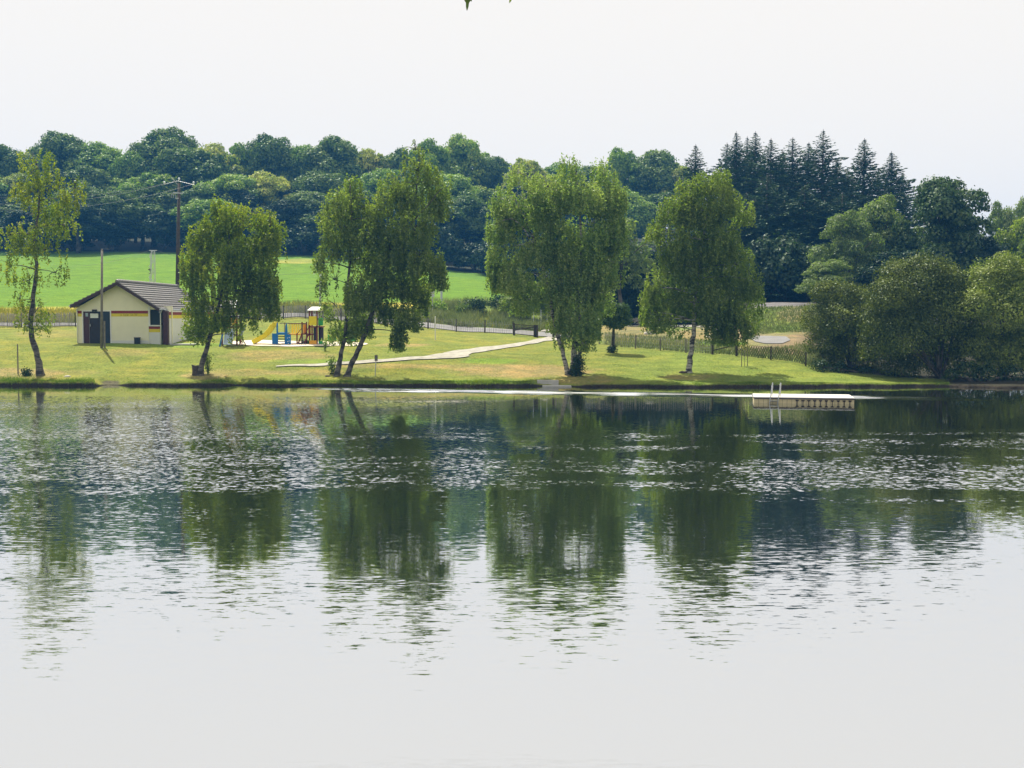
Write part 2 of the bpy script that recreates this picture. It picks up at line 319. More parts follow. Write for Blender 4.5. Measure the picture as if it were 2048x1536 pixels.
def groundmat():
    m, n, N = mat('ground_cover'); o = N('ShaderNodeOutputMaterial'); b = N('ShaderNodeBsdfPrincipled'); b.inputs['Roughness'].default_value = .95; b.inputs['Specular IOR Level'].default_value = .1
    at = N('ShaderNodeAttribute'); at.attribute_name = 'cover'; tc = N('ShaderNodeTexCoord')
    def nz(scale, sx=1, sy=1, det=4):
        mp = N('ShaderNodeMapping'); mp.inputs['Scale'].default_value = (sx, sy, 1); t = N('ShaderNodeTexNoise'); t.inputs['Scale'].default_value = scale; t.inputs['Detail'].default_value = det
        t.inputs['Roughness'].default_value = .65
        n.links.new(tc.outputs['Object'], mp.inputs[0]); n.links.new(mp.outputs[0], t.inputs[0]); return t.outputs[0]
    n1 = nz(.22, 1, .6); n2 = nz(1.1, .5, .8); n3 = nz(7, 1, .45, 6)
    def mr(x, a, b2, lo, hi):
        q = N('ShaderNodeMapRange'); q.inputs[1].default_value = a; q.inputs[2].default_value = b2; q.inputs[3].default_value = lo; q.inputs[4].default_value = hi; n.links.new(x, q.inputs[0]); return q.outputs[0]
    # dry patches tint
    dry = N('ShaderNodeMix'); dry.data_type = 'RGBA'; dry.blend_type = 'MULTIPLY'; dry.inputs[7].default_value = (1.45, 1.0, .9, 1)
    s = N('ShaderNodeMath'); s.operation = 'MULTIPLY_ADD'; s.inputs[1].default_value = .5; n.links.new(n2, s.inputs[0]); 
    s2 = N('ShaderNodeMath'); s2.operation = 'MULTIPLY'; s2.inputs[1].default_value = .5; n.links.new(n1, s2.inputs[0]); n.links.new(s2.outputs[0], s.inputs[2])
    f = mr(s.outputs[0], .46, .60, 0, .8)
    al = N('ShaderNodeMath'); al.operation = 'MULTIPLY'; n.links.new(f, al.inputs[0]); n.links.new(at.outputs['Alpha'], al.inputs[1])
    n.links.new(al.outputs[0], dry.inputs[0]); n.links.new(at.outputs['Color'], dry.inputs[6])
    v = mr(n3, .3, .7, .68, 1.32); v2 = mr(n2, .3, .7, .76, 1.24)
    vv = N('ShaderNodeMath'); vv.operation = 'MULTIPLY'; n.links.new(v, vv.inputs[0]); n.links.new(v2, vv.inputs[1])
    sc = N('ShaderNodeVectorMath'); sc.operation = 'SCALE'; n.links.new(dry.outputs[2], sc.inputs[0]); n.links.new(vv.outputs[0], sc.inputs[3])
    n.links.new(sc.outputs[0], b.inputs['Base Color'])
    bp = N('ShaderNodeBump'); bp.inputs['Strength'].default_value = .6; bp.inputs['Distance'].default_value = .08; n.links.new(n3, bp.inputs['Height']); n.links.new(bp.outputs[0], b.inputs['Normal'])
    n.links.new(b.outputs[0], o.inputs[0]); return m
M['ground'] = groundmat()

# ------------------------------------------------------------------ ground sheet
pxs = np.concatenate([np.arange(-9000, -900, 450), np.arange(-900, -60, 60), np.arange(-60, 2110, 7), np.arange(2110, 3300, 60), np.arange(3300, 12000, 450)]).astype(float)
srel = np.array([-44, -20, -8, -3, -1, -.3, 0.0, .04, .08, .15, .3, .5, .75, 1.0] + list(np.arange(1.3, 45, .3)) + list(np.arange(45, 130, 1.2)) + list(np.arange(130, 300, 6)) + [330, 380, 450, 560, 640])
YN = np.array([-60, -20, -5, 0, 1, 1.5, 2.5, 3.5, 4.5, 5.5, 6.5, 7.5, 9, 14, 22, 28.5])
FENCE = np.array([(-900, 96.5), (150, 99), (380, 106), (600, 109), (780, 103), (1027, 101), (1105, 100), (1240, 91), (1470, 84.5), (1610, 80.5), (1850, 77), (2048, 74)], float)
def build_ground():
    rows = []; 
    for y in YN: rows.append((pxs - 1024) / FPX * 60); 
    X = [np.array((pxs - 1024) / FPX * 60) for _ in YN]; Yv = [np.full(len(pxs), y) for y in YN]
    sh = shore(pxs)
    for s_ in srel:
        Y = sh + s_; Yv.append(Y); X.append((pxs - 1024) / FPX * np.maximum(Y, 60))
    X = np.array(X); Yv = np.array(Yv); Z = G(X, Yv)
    nr, nc = X.shape
    V = np.stack([X, Yv, Z], -1).reshape(-1, 3)
    i = np.arange(nr - 1)[:, None] * nc + np.arange(nc - 1)[None]; F = np.stack([i, i + 1, i + nc + 1, i + nc], -1).reshape(-1, 4)
    me = npmesh('ground', V, F, M['ground'], smooth=True)
    px = 1024 + FPX * X / np.maximum(Yv, 60); pyv = HOR + (CAMZ - Z) * FPX / np.maximum(Yv, 1)
    s = Yv - shore(px); fe = np.interp(px, FENCE[:, 0], FENCE[:, 1])
    C = np.zeros((nr, nc, 4))
    def put(mask, col, dry=0.0):
        mask = np.clip(mask, 0, 1)[..., None]; C[:] = C * (1 - mask) + np.array([*col, dry]) * mask
    def st(a, b, x): t = np.clip((x - a) / (b - a), 0, 1); return t * t * (3 - 2 * t)
    def blob(cx, cy, rx, ry): 
        dd = ((px - cx) / rx) ** 2 + ((pyv - cy) / ry) ** 2; wob = .25 * np.sin(px * .09) * np.sin(pyv * .5)
        return 1 - st(.5, 1.2, dd + wob)
    put(np.ones_like(px), (.152, .184, .032), .65)                         # mown lawn
    put(st(1150, 1400, px) * .6, (.135, .195, .031), .35)
    # dry patches seen in the lawn
    for (cx, cy, rx, ry, a) in [(20, 748, 110, 13, .8), (1050, 742, 150, 14, .9), (1170, 760, 60, 10, .6), (560, 712, 120, 12, .6), (470, 745, 110, 8, .5), (800, 690, 60, 4, .7), (790, 732, 130, 5, .6),
                                (130, 745, 80, 6, .3), (620, 745, 90, 6, .5), (250, 705, 60, 8, .4), (1380, 755, 60, 6, .5), (960, 735, 110, 8, .5), (410, 752, 50, 8, .8), (110, 668, 90, 9, .35)]:
        put(blob(cx, cy, rx, ry) * a, (.25, .205, .08), .6)
    for (cx, cy, rx, ry, a) in [(980, 722, 60, 6, .7), (900, 765, 200, 6, .6), (620, 722, 90, 5, .5), (330, 690, 130, 6, .6)]:
        put(blob(cx, cy, rx, ry) * a, (.14, .24, .025), .2)
    behind = st(0, .8, Yv - fe)
    put(behind, (.19, .20, .055), .9)                                       # rough grass behind the fence
    put(behind * (1 - st(880, 1000, px)) * st(4.5, 5.5, Yv - fe) , (.34, .31, .05), .5)      # yellow weeds
    put(behind * st(820, 900, px) * (1 - st(1060, 1120, px)), (.15, .20, .04), .3)
    put(behind * st(1150, 1230, px) * (1 - st(2.5, 5, Yv - fe)), (.15, .21, .05), .5)
    put(st(1150, 1230, px) * st(5, 8, Yv - fe), (.185, .175, .075), .7)         # dry slope at the right
    # bare soil and banks at the right
    put(blob(1560, 700, 110, 10), (.19, .155, .09), .5); put(blob(1470, 668, 60, 12), (.20, .165, .09), .5); put(blob(1600, 690, 60, 22) * .8, (.21, .155, .09), .5)
    put(blob(1550, 640, 100, 27), (.12, .185, .03), .6); put(blob(1590, 630, 40, 14) * .7, (.26, .21, .12), .5); put(blob(1440, 686, 50, 6), (.17, .30, .03), 0)
    put(blob(1345, 657, 50, 4) * .7, (.13, .2, .04), 0)
    put(st(1380, 1460, px) * (1 - st(1640, 1700, px)) * st(106.8, 108, Yv) * (1 - st(113, 116, Yv)), (.16, .15, .15), 0)       # grey stony strip
    # field
    yf = np.interp(px, [-900, 0, 600, 900, 1060], [111, 111, 120, 122, 124]); yb = np.interp(px, [-900, 0, 380, 600, 950, 1060], [191, 191, 189, 186, 173, 168])
    fld = st(0, 2.5, Yv - yf) * (1 - st(0, 2, Yv - yb)) * (1 - st(1040, 1080, px))
    put(fld, (.098, .19, .012), .25)
    put(fld * blob(600, 523, 60, 5) * .7, (.34, .30, .07), .3)
    put(fld * st(0, 1, Yv - (yb - 12)) * .35, (.075, .17, .03), 0)  # the wood's shadow painted as a darker strip along the field's top
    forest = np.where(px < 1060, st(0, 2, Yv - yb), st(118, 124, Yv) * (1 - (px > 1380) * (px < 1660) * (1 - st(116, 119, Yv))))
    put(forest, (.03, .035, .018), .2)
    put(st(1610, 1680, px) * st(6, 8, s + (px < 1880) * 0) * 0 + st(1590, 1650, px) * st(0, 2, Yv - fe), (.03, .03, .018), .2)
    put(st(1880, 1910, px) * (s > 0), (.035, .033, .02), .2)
    # wet edge: dark soil lip and lake bed
    put((s < 0.1).astype(float), (.035, .028, .02), 0)
    put(((px > 200) & (px < 235) & (s < .8) & (s > 0)).astype(float), (.10, .09, .05), 0)
    put((Yv < 30).astype(float), (.12, .17, .04), .5); put(((Yv < 30) & (Yv > 6)).astype(float), (.05, .045, .03), 0)
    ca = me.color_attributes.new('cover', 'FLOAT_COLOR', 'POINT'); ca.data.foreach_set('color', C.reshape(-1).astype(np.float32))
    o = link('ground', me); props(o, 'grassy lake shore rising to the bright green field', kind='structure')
build_ground()

def drape(name, top, bot, m, lift, label, nx=60, ny=5):
    """a surface sheet laid on the ground between two outlines traced on it"""
    top = [hit(*p) for p in top]; bot = [hit(*p) for p in bot]
    def rs(pts, k):
        d = [0]; 
        for a, b in zip(pts[:-1], pts[1:]): d.append(d[-1] + (b - a).length)
        t = np.linspace(0, d[-1], k); return np.stack([np.interp(t, d, [p[i] for p in pts]) for i in range(2)], 1)
    A, B = rs(top, nx), rs(bot, nx); V = []
    for j in range(ny):
        t = j / (ny - 1); q = A * (1 - t) + B * t; z = G(q[:, 0], q[:, 1]) + lift
        V.append(np.column_stack([q, z]))
    V = np.concatenate(V); i = np.arange(ny - 1)[:, None] * nx + np.arange(nx - 1)[None]
    F = np.stack([i, i + nx, i + nx + 1, i + 1], -1).reshape(-1, 4)
    o = link(name, npmesh(name, V, F, m, smooth=True)); props(o, label, kind='structure'); return o
drape('footpath', [(1118, 668), (1088, 677), (1040, 686), (1000, 692), (930, 700), (885, 707)], [(1118, 681), (1090, 683), (1040, 693), (1000, 699), (945, 707), (935, 713)], M['path'], .05, 'pale gravel footpath sloping down from the gate')
drape('footpath', [(915, 704), (885, 708), (850, 714), (760, 720.5), (690, 725), (620, 730), (552, 733.5)], [(940, 714), (905, 718), (850, 720), (760, 726), (690, 730), (620, 734), (552, 735)], M['path'], .06, 'pale gravel footpath running along the lawn to the left', 80)
drape('sand', [(455, 683), (520, 681), (600, 684), (700, 685), (735, 688)], [(455, 689), (520, 693), (600, 694), (700, 693), (735, 690)], M['sand'], .05, 'pale sand under the playground', 50)
def road():
    q = np.concatenate([np.arange(-300, 1112, 12), [1112, 1125, 1140]]).astype(float); fe = np.interp(q, FENCE[:, 0], FENCE[:, 1])
    V = []
    ny = 6
    wdt = np.interp(q, [-300, 700, 900, 1140], [3.2, 3.2, 4.2, 3.5])
    for j in range(ny):
        Y = fe + .5 + j / (ny - 1) * wdt; X = (q - 1024) / FPX * Y; V.append(np.column_stack([X, Y, G(X, Y) + .06]))
    V = np.concatenate(V); nx = len(q); i = np.arange(ny - 1)[:, None] * nx + np.arange(nx - 1)[None]
    F = np.stack([i, i + 1, i + nx + 1, i + nx], -1).reshape(-1, 4)
    props(link('road', npmesh('road', V, F, M['road'], smooth=True)), 'grey lane behind the paling fence', kind='structure')
road()
drape('road', [(1497, 674), (1530, 672.5), (1572, 674), (1580, 680)], [(1510, 684), (1530, 688), (1565, 688), (1580, 682)], M['road'], .05, 'grey tarmac patch beyond the lattice fence', 30)
drape('road', [(1255, 651.5), (1330, 651.5), (1450, 654)], [(1255, 653.5), (1330, 654), (1450, 657)], M['path'], .05, 'thin pale track along the plateau', 40)

# ------------------------------------------------------------------ water
def watermat():
    m, n, N = mat('lake_water'); o = N('ShaderNodeOutputMaterial'); g = N('ShaderNodeNewGeometry')
    L = n.links.new
    sep = N('ShaderNodeSeparateXYZ'); L(g.outputs['Position'], sep.inputs[0]); X, Y = sep.outputs[0], sep.outputs[1]
    def mth(op, a, b=None, c2=None, clamp=False):
        q = N('ShaderNodeMath'); q.operation = op; q.use_clamp = clamp
        for k, v in enumerate((a, b, c2)):
            if v is None: continue
            if isinstance(v, (int, float)): q.inputs[k].default_value = v
            else: L(v, q.inputs[k])
        return q.outputs[0]
    def mr(x, a, b2, lo=0, hi=1, sm=True):
        q = N('ShaderNodeMapRange'); q.interpolation_type = 'SMOOTHSTEP' if sm else 'LINEAR'
        for k, v in enumerate((a, b2, lo, hi)): q.inputs[k + 1].default_value = v
        L(x, q.inputs[0]); return q.outputs[0]
    def nz(sx, sy, det=3, off=0, out=0):
        mp = N('ShaderNodeMapping'); mp.inputs['Scale'].default_value = (sx, sy, 1); mp.inputs['Location'].default_value = (off, off * 1.7, 0)
        t = N('ShaderNodeTexNoise'); t.inputs['Scale'].default_value = 1; t.inputs['Detail'].default_value = det; t.inputs['Roughness'].default_value = .55
        L(g.outputs['Position'], mp.inputs[0]); L(mp.outputs[0], t.inputs[0]); return t.outputs[out]
    big = nz(.05, .16, 3, 5); mid = nz(.22, .55, 3, 9)
    patch = mr(big, .42, .62); patch2 = mr(mid, .38, .64)
    def gauss(v, c0, wd):      # 1 at c0, 0 at distance wd
        return mth('SUBTRACT', 1, mr(mth('ABSOLUTE', mth('SUBTRACT', v, c0)), wd * .1, wd))
    # depth of the long breeze bands, tilted a little with x
    yt = mth('MULTIPLY_ADD', X, .06, Y)
    wob = mth('MULTIPLY_ADD', mth('SUBTRACT', mid, .5), 9, mth('MULTIPLY_ADD', mth('SUBTRACT', nz(.09, .35, 4, 21), .5), 12, yt))
    b1 = mth('MULTIPLY', gauss(wob, 33.0, 5.0), mr(nz(.5, 1.3, 3, 31), .36, .6, .35, 1))
    b2 = mth('MULTIPLY', gauss(wob, 42.5, 4.5), patch2)
    left = mth('MULTIPLY', mr(mth('MULTIPLY_ADD', mid, 8, X), 6, -9), mth('MULTIPLY', mr(wob, 66, 56), mr(wob, 21, 42)))
    far = mth('MULTIPLY', mr(X, -2, -10), mr(Y, 50, 60))
    amp = mth('MULTIPLY_ADD', b1, .38, .021)
    amp = mth('MULTIPLY_ADD', b2, .46, amp)
    amp = mth('MULTIPLY_ADD', mth('MULTIPLY', left, mr(patch, 0, 1, .55, 1)), .38, amp)
    amp = mth('MULTIPLY_ADD', mth('MULTIPLY', patch, mr(Y, 14, 24)), .025, amp)
    mid2 = mth('MULTIPLY', mr(Y, 20, 26), mth('SUBTRACT', 1, mr(Y, 26, 32)))
    amp = mth('MULTIPLY_ADD', mth('MULTIPLY', mid2, mr(X, 0, -14, 0, 1)), .08, amp)
    near = mth('MULTIPLY', mr(Y, 11, 16), mth('SUBTRACT', 1, mr(wob, 17, 22)))
    amp = mth('MULTIPLY_ADD', near, .06, amp)
    # slopes
    tn = nz(3.0, 12, 3, 0, 1); tf = nz(6.0, 7.0, 3, 17, 1); t2 = nz(9, 20, 2, 3, 1)
    tm = N('ShaderNodeMix'); tm.data_type = 'RGBA'; L(mr(Y, 20, 31), tm.inputs[0]); L(tn, tm.inputs[6]); L(tf, tm.inputs[7]); t1 = tm.outputs[2]
    def slope(t, k):
        s = N('ShaderNodeSeparateColor'); L(t, s.inputs[0]); return mth('SUBTRACT', s.outputs[k], .5)
    sx = mth('MULTIPLY', mth('MULTIPLY_ADD', slope(t2, 0), .5, slope(t1, 0)), mth('MULTIPLY', amp, .8))
    sy = mth('MULTIPLY', mth('MULTIPLY_ADD', slope(t2, 1), .5, slope(t1, 1)), mth('MULTIPLY', amp, 1.9))
    # at grazing angles only the wave faces turned to the viewer show
    sy = mth('MINIMUM', sy, mr(Y, 17, 29, .03, .002))
    # the smooth silver streak under the far bank
    wl = mth('MULTIPLY_ADD', X, .235, Y); wl = mth('MULTIPLY_ADD', mth('SUBTRACT', mid, .5), 1.6, wl)
    band = mth('MULTIPLY', gauss(wl, 66.9, 2.1), mth('MULTIPLY', mr(X, -14, -6), mr(X, 25, 17)))
    band = mth('MULTIPLY', band, mr(mid, .40, .56, .25, .85))
    sy = mth('ADD', mth('MULTIPLY_ADD', band, -.38, sy), mr(Y, 46, 22, 0, .008))
    cmb = N('ShaderNodeCombineXYZ'); L(sx, cmb.inputs[0]); L(sy, cmb.inputs[1]); cmb.inputs[2].default_value = 1
    nm = N('ShaderNodeVectorMath'); nm.operation = 'NORMALIZE'; L(cmb.outputs[0], nm.inputs[0])
    gl = N('ShaderNodeBsdfGlossy'); gl.inputs[0].default_value = (.965, .98, 1.0, 1); L(nm.outputs[0], gl.inputs['Normal'])
    L(mth('MULTIPLY_ADD', band, .38, .03), gl.inputs['Roughness'])
    df = N('ShaderNodeBsdfDiffuse'); df.inputs[0].default_value = (.022, .024, .007, 1)
    fr = N('ShaderNodeFresnel'); fr.inputs[0].default_value = 1.33; L(nm.outputs[0], fr.inputs['Normal'])
    f = mth('ADD', mr(fr.outputs[0], 0.02, .13, .05, .82, False), mr(fr.outputs[0], .13, .6, 0, .06, False))
    mx = N('ShaderNodeMixShader'); L(f, mx.inputs[0]); L(df.outputs[0], mx.inputs[1]); L(gl.outputs[0], mx.inputs[2]); L(mx.outputs[0], o.inputs[0]); return m
wm = MB(); wm.poly([(-420, 5.2, 0), (420, 5.2, 0), (420, 90, 0), (-420, 90, 0)])
props(wm.build('water', watermat()), 'calm lake surface with wind ripples', kind='structure')

# ------------------------------------------------------------------ vegetation builders
def curve_pts(a, b, up, k=5):
    a = Vector(a); b = Vector(b); mid = (a + b) / 2 + Vector((0, 0, up)); out = []
    for i in range(k + 1):
        t = i / k; out.append(a * (1 - t) ** 2 + mid * 2 * t * (1 - t) + b * t * t)
    return out
def smooth_poly(pts, k=4):
    """Catmull-Rom through the points"""
    pts = [Vector(p) for p in pts]; P2 = [pts[0] * 2 - pts[1]] + pts + [pts[-1] * 2 - pts[-2]]; out = []
    for i in range(1, len(P2) - 2):
        for j in range(k):
            t = j / k; a, b, c2, d2 = P2[i - 1:i + 3]
            out.append(.5 * ((2 * b) + (c2 - a) * t + (2 * a - 5 * b + 4 * c2 - d2) * t * t + (3 * b - a - 3 * c2 + d2) * t ** 3))
    out.append(pts[-1]); return out

def birch(name, base, trunks, blobs, nstr, label, leaf='birch', bark='bark_birch', L=(.5, 1.6), ls=.075, cat='tree', rz=.8, gap=.02, group=None):
    b0 = hit(*base); Y0 = b0.y; root = empty(name, b0, label, cat, group)
    mb = MB(); lines = []
    for (pts, r0, r1) in trunks:
        q = [P(p[0], p[1], Y0 + (p[2] if len(p) > 2 else 0)) for p in pts]; 
        if pts[0][1] > 740: q[0].z = gz(q[0].x, q[0].y) - .15
        q = q
        q = smooth_poly(q, 5); n = len(q); rad = []
        for i in range(n):
            t = i / (n - 1); rad.append((r0 * (1 - t) + r1 * t) * (1 + .45 * max(0, 1 - i / 3) ** 2) * (1 + .08 * random.uniform(-1, 1)))
            if i: q[i] += Vector((random.uniform(-.05, .05), random.uniform(-.05, .05), 0))
        mb.tube(q, rad, 9); lines.append((q, rad))
    C = []; A = []; 
    tot = sum(b[2] * b[3] * (b[5] if len(b) > 5 else 1) for b in blobs)
    twigs = mb
    for bl in blobs:
        px, py, rx, ry = bl[:4]; dy = bl[4] if len(bl) > 4 else random.uniform(-1, 1); den = bl[5] if len(bl) > 5 else 1
        ctr = P(px, py, Y0 + dy); k = (Y0 + dy) / FPX; rx *= k; ry *= k; rd = rx * rz + .25
        best = None
        for (q, rad) in lines:
            for i, p in enumerate(q):
                if p.z - b0.z > 2.3:
                    dd = (p - ctr).length + .35 * max(0, p.z - ctr.z)
                    if best is None or dd < best[0]: best = (dd, p, rad[i])
        if best and best[0] > .3:
            q = curve_pts(best[1], ctr, (ctr - best[1]).length * .12); r0 = min(best[2] * .55, .02 + .016 * (ctr - best[1]).length)
            mb.tube(q, [r0 * (1 - .75 * i / 5) for i in range(6)], 6)
        ns = max(6, int(.9 * nstr * bl[2] * bl[3] * den / tot))
        dirs = norm(R.normal(size=(ns, 3))); rr = R.random(ns) ** (1 / 2.8) * 1.04
        S0 = np.array(ctr) + dirs * rr[:, None] * np.array([rx, rd, ry]); S0[:, 2] += ry * .1
        for j in range(min(9, ns)):
            e = Vector(S0[j]); twigs.tube(curve_pts(ctr, e, (e - ctr).length * .25, 3), [.022, .015, .01, .005], 4)
        bot = ctr.z - ry * 1.05
        for s0 in S0:
            if mnoise.noise(Vector(s0) * .6 + Vector((b0.x, 0, 0))) < gap - .18: continue
            hz = random.uniform(*L) * (.35 + .65 * min(1, ry / 1.3))
            hz = min(hz, max(.25, s0[2] - bot)); nl = max(5, int(hz / .036))
            t = R.random(nl); az = random.uniform(0, 6.28); sw = random.uniform(0, .3)
            out = np.stack([s0[0] + math.cos(az) * sw * np.sqrt(t) + R.normal(0, .055, nl), s0[1] + math.sin(az) * sw * np.sqrt(t) + R.normal(0, .055, nl), s0[2] - t * hz + R.normal(0, .05, nl)], 1)
            C.append(out)
    C = np.concatenate(C); A, B = rand_axes(len(C), (0, 0, -1), .45); sz = ls * R.uniform(.7, 1.35, len(C))
    t = mb.build('trunk', M[bark], root, True)
    me = leafmesh('crown', C, A, B, sz, sz * .62, M[leaf], tuple(b0)); link('crown', me, root)
    return root, b0

def crown_cloud(lobes, per_m2, size, up=.35, inner=.3):
    """leaf cards over the outside of a heap of lobes (cx, cy, cz, r, rzf)"""
    Cs = []; Ns = []
    for (x, y, z, r, f) in lobes:
        n = int(per_m2 * 4 * math.pi * r * r); dd = norm(R.normal(size=(n, 3))); dd[:, 2] = np.where(dd[:, 2] < -.5, -dd[:, 2], dd[:, 2])
        rr = 1 - R.random(n) ** 1.6 * inner + R.normal(0, .085, n)
        bump = 1 + .22 * np.sin(dd[:, 0] * 5 + x * 3) * np.sin(dd[:, 1] * 5 + y * 3) * np.sin(dd[:, 2] * 5 + z) + .10 * np.sin(dd[:, 0] * 13 + y) * np.sin(dd[:, 1] * 12 + x) * np.sin(dd[:, 2] * 11)
        Cs.append(np.array([x, y, z]) + dd * (rr * bump)[:, None] * np.array([r, r, r * f])); Ns.append(dd)
    C = np.concatenate(Cs); Nn = norm(np.concatenate(Ns) + R.normal(0, .55, (len(C), 3)) + np.array([0, 0, up]))
    A = norm(np.cross(Nn, R.normal(size=(len(C), 3)))); B = np.cross(Nn, A)
    s = size * R.uniform(.65, 1.35, len(C)); return C, A, B, s

def tree_template(kind, seed, h, w, lobes_n, lobe_r, leaf, per, size, trunk_h=.3, bark='bark', flat=.75):
    rr = random.Random(seed); lobes = []
    cz = h * (trunk_h + (1 - trunk_h) * .5); ch = h * (1 - trunk_h) * .5
    for i in range(lobes_n):
        # points spread over a dome shaped crown
        t = (i + .5) / lobes_n; zz = 1 - 1.75 * t; az = i * 2.39996 + rr.uniform(-.4, .4); rad = math.sqrt(max(0, 1 - zz * zz)) if zz > -.2 else (1 - .15 * (-zz - .2))
        k = rr.uniform(.55, 1.16); r = lobe_r * rr.uniform(.5, 1.4)
        lobes.append((math.cos(az) * rad * (w / 2 - r * .6) * k, math.sin(az) * rad * (w / 2 - r * .6) * k, cz + zz * (ch - r * .5) * rr.uniform(.85, 1.05), r, flat))
    lobes.append((0, 0, cz, lobe_r * 1.5, 1)); lobes.append((0, 0, cz + ch * .4, lobe_r * 1.3, 1))
    C, A, B, s = crown_cloud(lobes, per, size)
    crown = leafmesh('crown', C, A, B, s, s * .66, M[leaf], (0, 0, 0))
    mb = MB(); top = h * .82; q = [(rr.uniform(-.2, .2) * (i > 0), rr.uniform(-.2, .2) * (i > 0), -.5 + (top + .5) * i / 5) for i in range(6)]
    r0 = .018 * h + .08
    mb.tube(q, [r0 * (1.25 if i == 0 else 1 - .8 * i / 5) for i in range(6)], 8)
    for (x, y, z, r, f) in lobes[:12]:
        zb = max(h * trunk_h * .8, z - math.hypot(x, y) * .9); mb.tube(curve_pts((0, 0, min(zb, top)), (x, y, z), .5, 4), [r0 * .45, r0 * .38, r0 * .3, r0 * .2, r0 * .08], 5)
    tr = MBmesh(mb, 'trunk', M[bark]); return crown, tr
def MBmesh(mb, name, m):
    me = bpy.data.meshes.new(name); me.from_pydata([tuple(v) for v in mb.v], [], mb.f); me.materials.append(m)
    me.polygons.foreach_set('use_smooth', [True] * len(me.polygons)); me.update(); return me
def place(name, tpl, loc, sxy, sz, rot, label, cat='tree', group=None):
    r = empty(name, loc, label, cat, group); r.scale = (sxy, sxy, sz); r.rotation_euler = (0, 0, rot)
    link('trunk', tpl[1], r); link('crown', tpl[0], r); return r

# ------------------------------------------------------------------ far wood
T = {}
T['a'] = [tree_template('a', s, 19, 12, n_, r_, 'forest_a', 13, .22, flat=.85) for s, n_, r_ in ((1, 46, 1.7), (2, 60, 1.45), (6, 36, 2.0))]
T['b'] = [tree_template('b', s, 18, 12.5, n_, r_, 'forest_b', 13, .22, flat=.8) for s, n_, r_ in ((3, 44, 1.75), (4, 60, 1.5), (7, 34, 2.1))]
T['e'] = [tree_template('e', s, 19, 12, n_, r_, 'forest_shaded', 14, .22, flat=.85) for s, n_, r_ in ((11, 46, 1.7), (12, 60, 1.45), (13, 34, 2.0))]
T['c'] = [tree_template('c', s, 16, 13, 46, 1.8, 'forest_c', 13, .22, flat=.6) for s in (5, 8)]
ANCH = [(-200, 'left of leftmost birch'), (15, 'behind leftmost birch'), (170, 'above the bathing hut roof'), (365, 'behind dense drooping birch'), (560, 'above the yellow slide'), (640, 'behind twin birches'),
        (880, 'above open right field end'), (985, 'behind three-stemmed birch'), (1250, 'left of the full single birch'), (1300, 'behind the full single birch')]
ORD = ['first', 'second', 'third', 'fourth', 'fifth', 'sixth', 'seventh']
DESC = {'e': 'shade-tinted dark tree', 'a': 'blue-green tree', 'b': 'mid green tree', 'c': 'yellowish flowering tree'}
def wood(rows):
    for (rname, ytop_adj, lst, Y) in rows:
        cnt = {}
        lst = [q for q in lst if q[0] > -75]
        for (px, ytop, k, wd) in lst:
            zone = [a for a in ANCH if a[0] <= px][-1][1]; cnt[zone] = cnt.get(zone, 0) + 1
            tot = sum(1 for q in lst if [a for a in ANCH if a[0] <= q[0]][-1][1] == zone)
            YY = Y + random.uniform(-5, 5) if Y > 150 else Y + random.uniform(-2, 2)
            x = (px - 1024) / FPX * YY; z = gz(x, YY); h = P(px, ytop, YY).z - z
            tpl = random.choice(T[k]); hh = {'a': 19, 'b': 18, 'c': 16, 'e': 19}[k]; ww = {'a': 12, 'b': 12.5, 'c': 13, 'e': 12}[k]
            lab = DESC[k] + ' ' + rname + ', ' + zone + (', ' + ORD[cnt[zone] - 1] + ' from left' if tot > 1 else '')
            place('broadleaf_tree', tpl, (x, YY, z - .3), 1.12 * wd * YY / FPX / ww, (h + .3) / hh, random.uniform(0, 6.28), lab, group='broadleaf trees of the wood behind the field')
sky_row = [(-150, 300, 'a', 120), (-60, 290, 'b', 120), (5, 290, 'a', 105), (70, 300, 'c', 110), (130, 268, 'a', 120), (205, 288, 'b', 130), (275, 305, 'b', 90), (340, 260, 'a', 130), (425, 290, 'c', 110), (485, 292, 'b', 90),
           (548, 272, 'a', 100), (610, 292, 'b', 90), (672, 278, 'a', 125), (745, 302, 'c', 90), (800, 300, 'a', 90), (858, 284, 'b', 90), (925, 275, 'b', 110), (985, 314, 'a', 80), (1050, 316, 'c', 90),
           (1120, 325, 'b', 100), (1185, 335, 'a', 90), (1240, 300, 'b', 80), (1312, 303, 'a', 115), (1362, 330, 'c', 80)]
mid_row = [(-110, 360, 'a', 120), (-20, 350, 'b', 120), (40, 350, 'c', 110), (110, 345, 'e', 120), (180, 335, 'a', 120), (250, 355, 'b', 110), (310, 345, 'b', 120), (385, 295, 'a', 150), (465, 350, 'b', 120), (535, 345, 'c', 110),
           (590, 370, 'e', 110), (650, 345, 'a', 110), (720, 370, 'b', 120), (770, 340, 'b', 110), (840, 330, 'a', 120), (900, 350, 'b', 120), (965, 375, 'c', 110), (1030, 370, 'e', 110), (1110, 380, 'a', 120), (1180, 385, 'b', 110), (1250, 380, 'b', 110), (1320, 385, 'a', 110)]
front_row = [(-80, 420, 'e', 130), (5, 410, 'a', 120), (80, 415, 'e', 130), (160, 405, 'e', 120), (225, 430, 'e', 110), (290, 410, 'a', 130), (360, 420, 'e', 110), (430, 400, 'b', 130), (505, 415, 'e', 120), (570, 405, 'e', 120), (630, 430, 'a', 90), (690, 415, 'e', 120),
             (760, 420, 'e', 130), (830, 410, 'e', 120), (890, 400, 'a', 110), (935, 430, 'e', 110), (995, 440, 'b', 110), (1060, 430, 'e', 120)]
rr_ = random.Random(5); extra_row = [(-130 + 62 * i + rr_.randint(-14, 14), rr_.randint(372, 408), rr_.choice('eaeab'), rr_.randint(80, 125)) for i in range(22)]
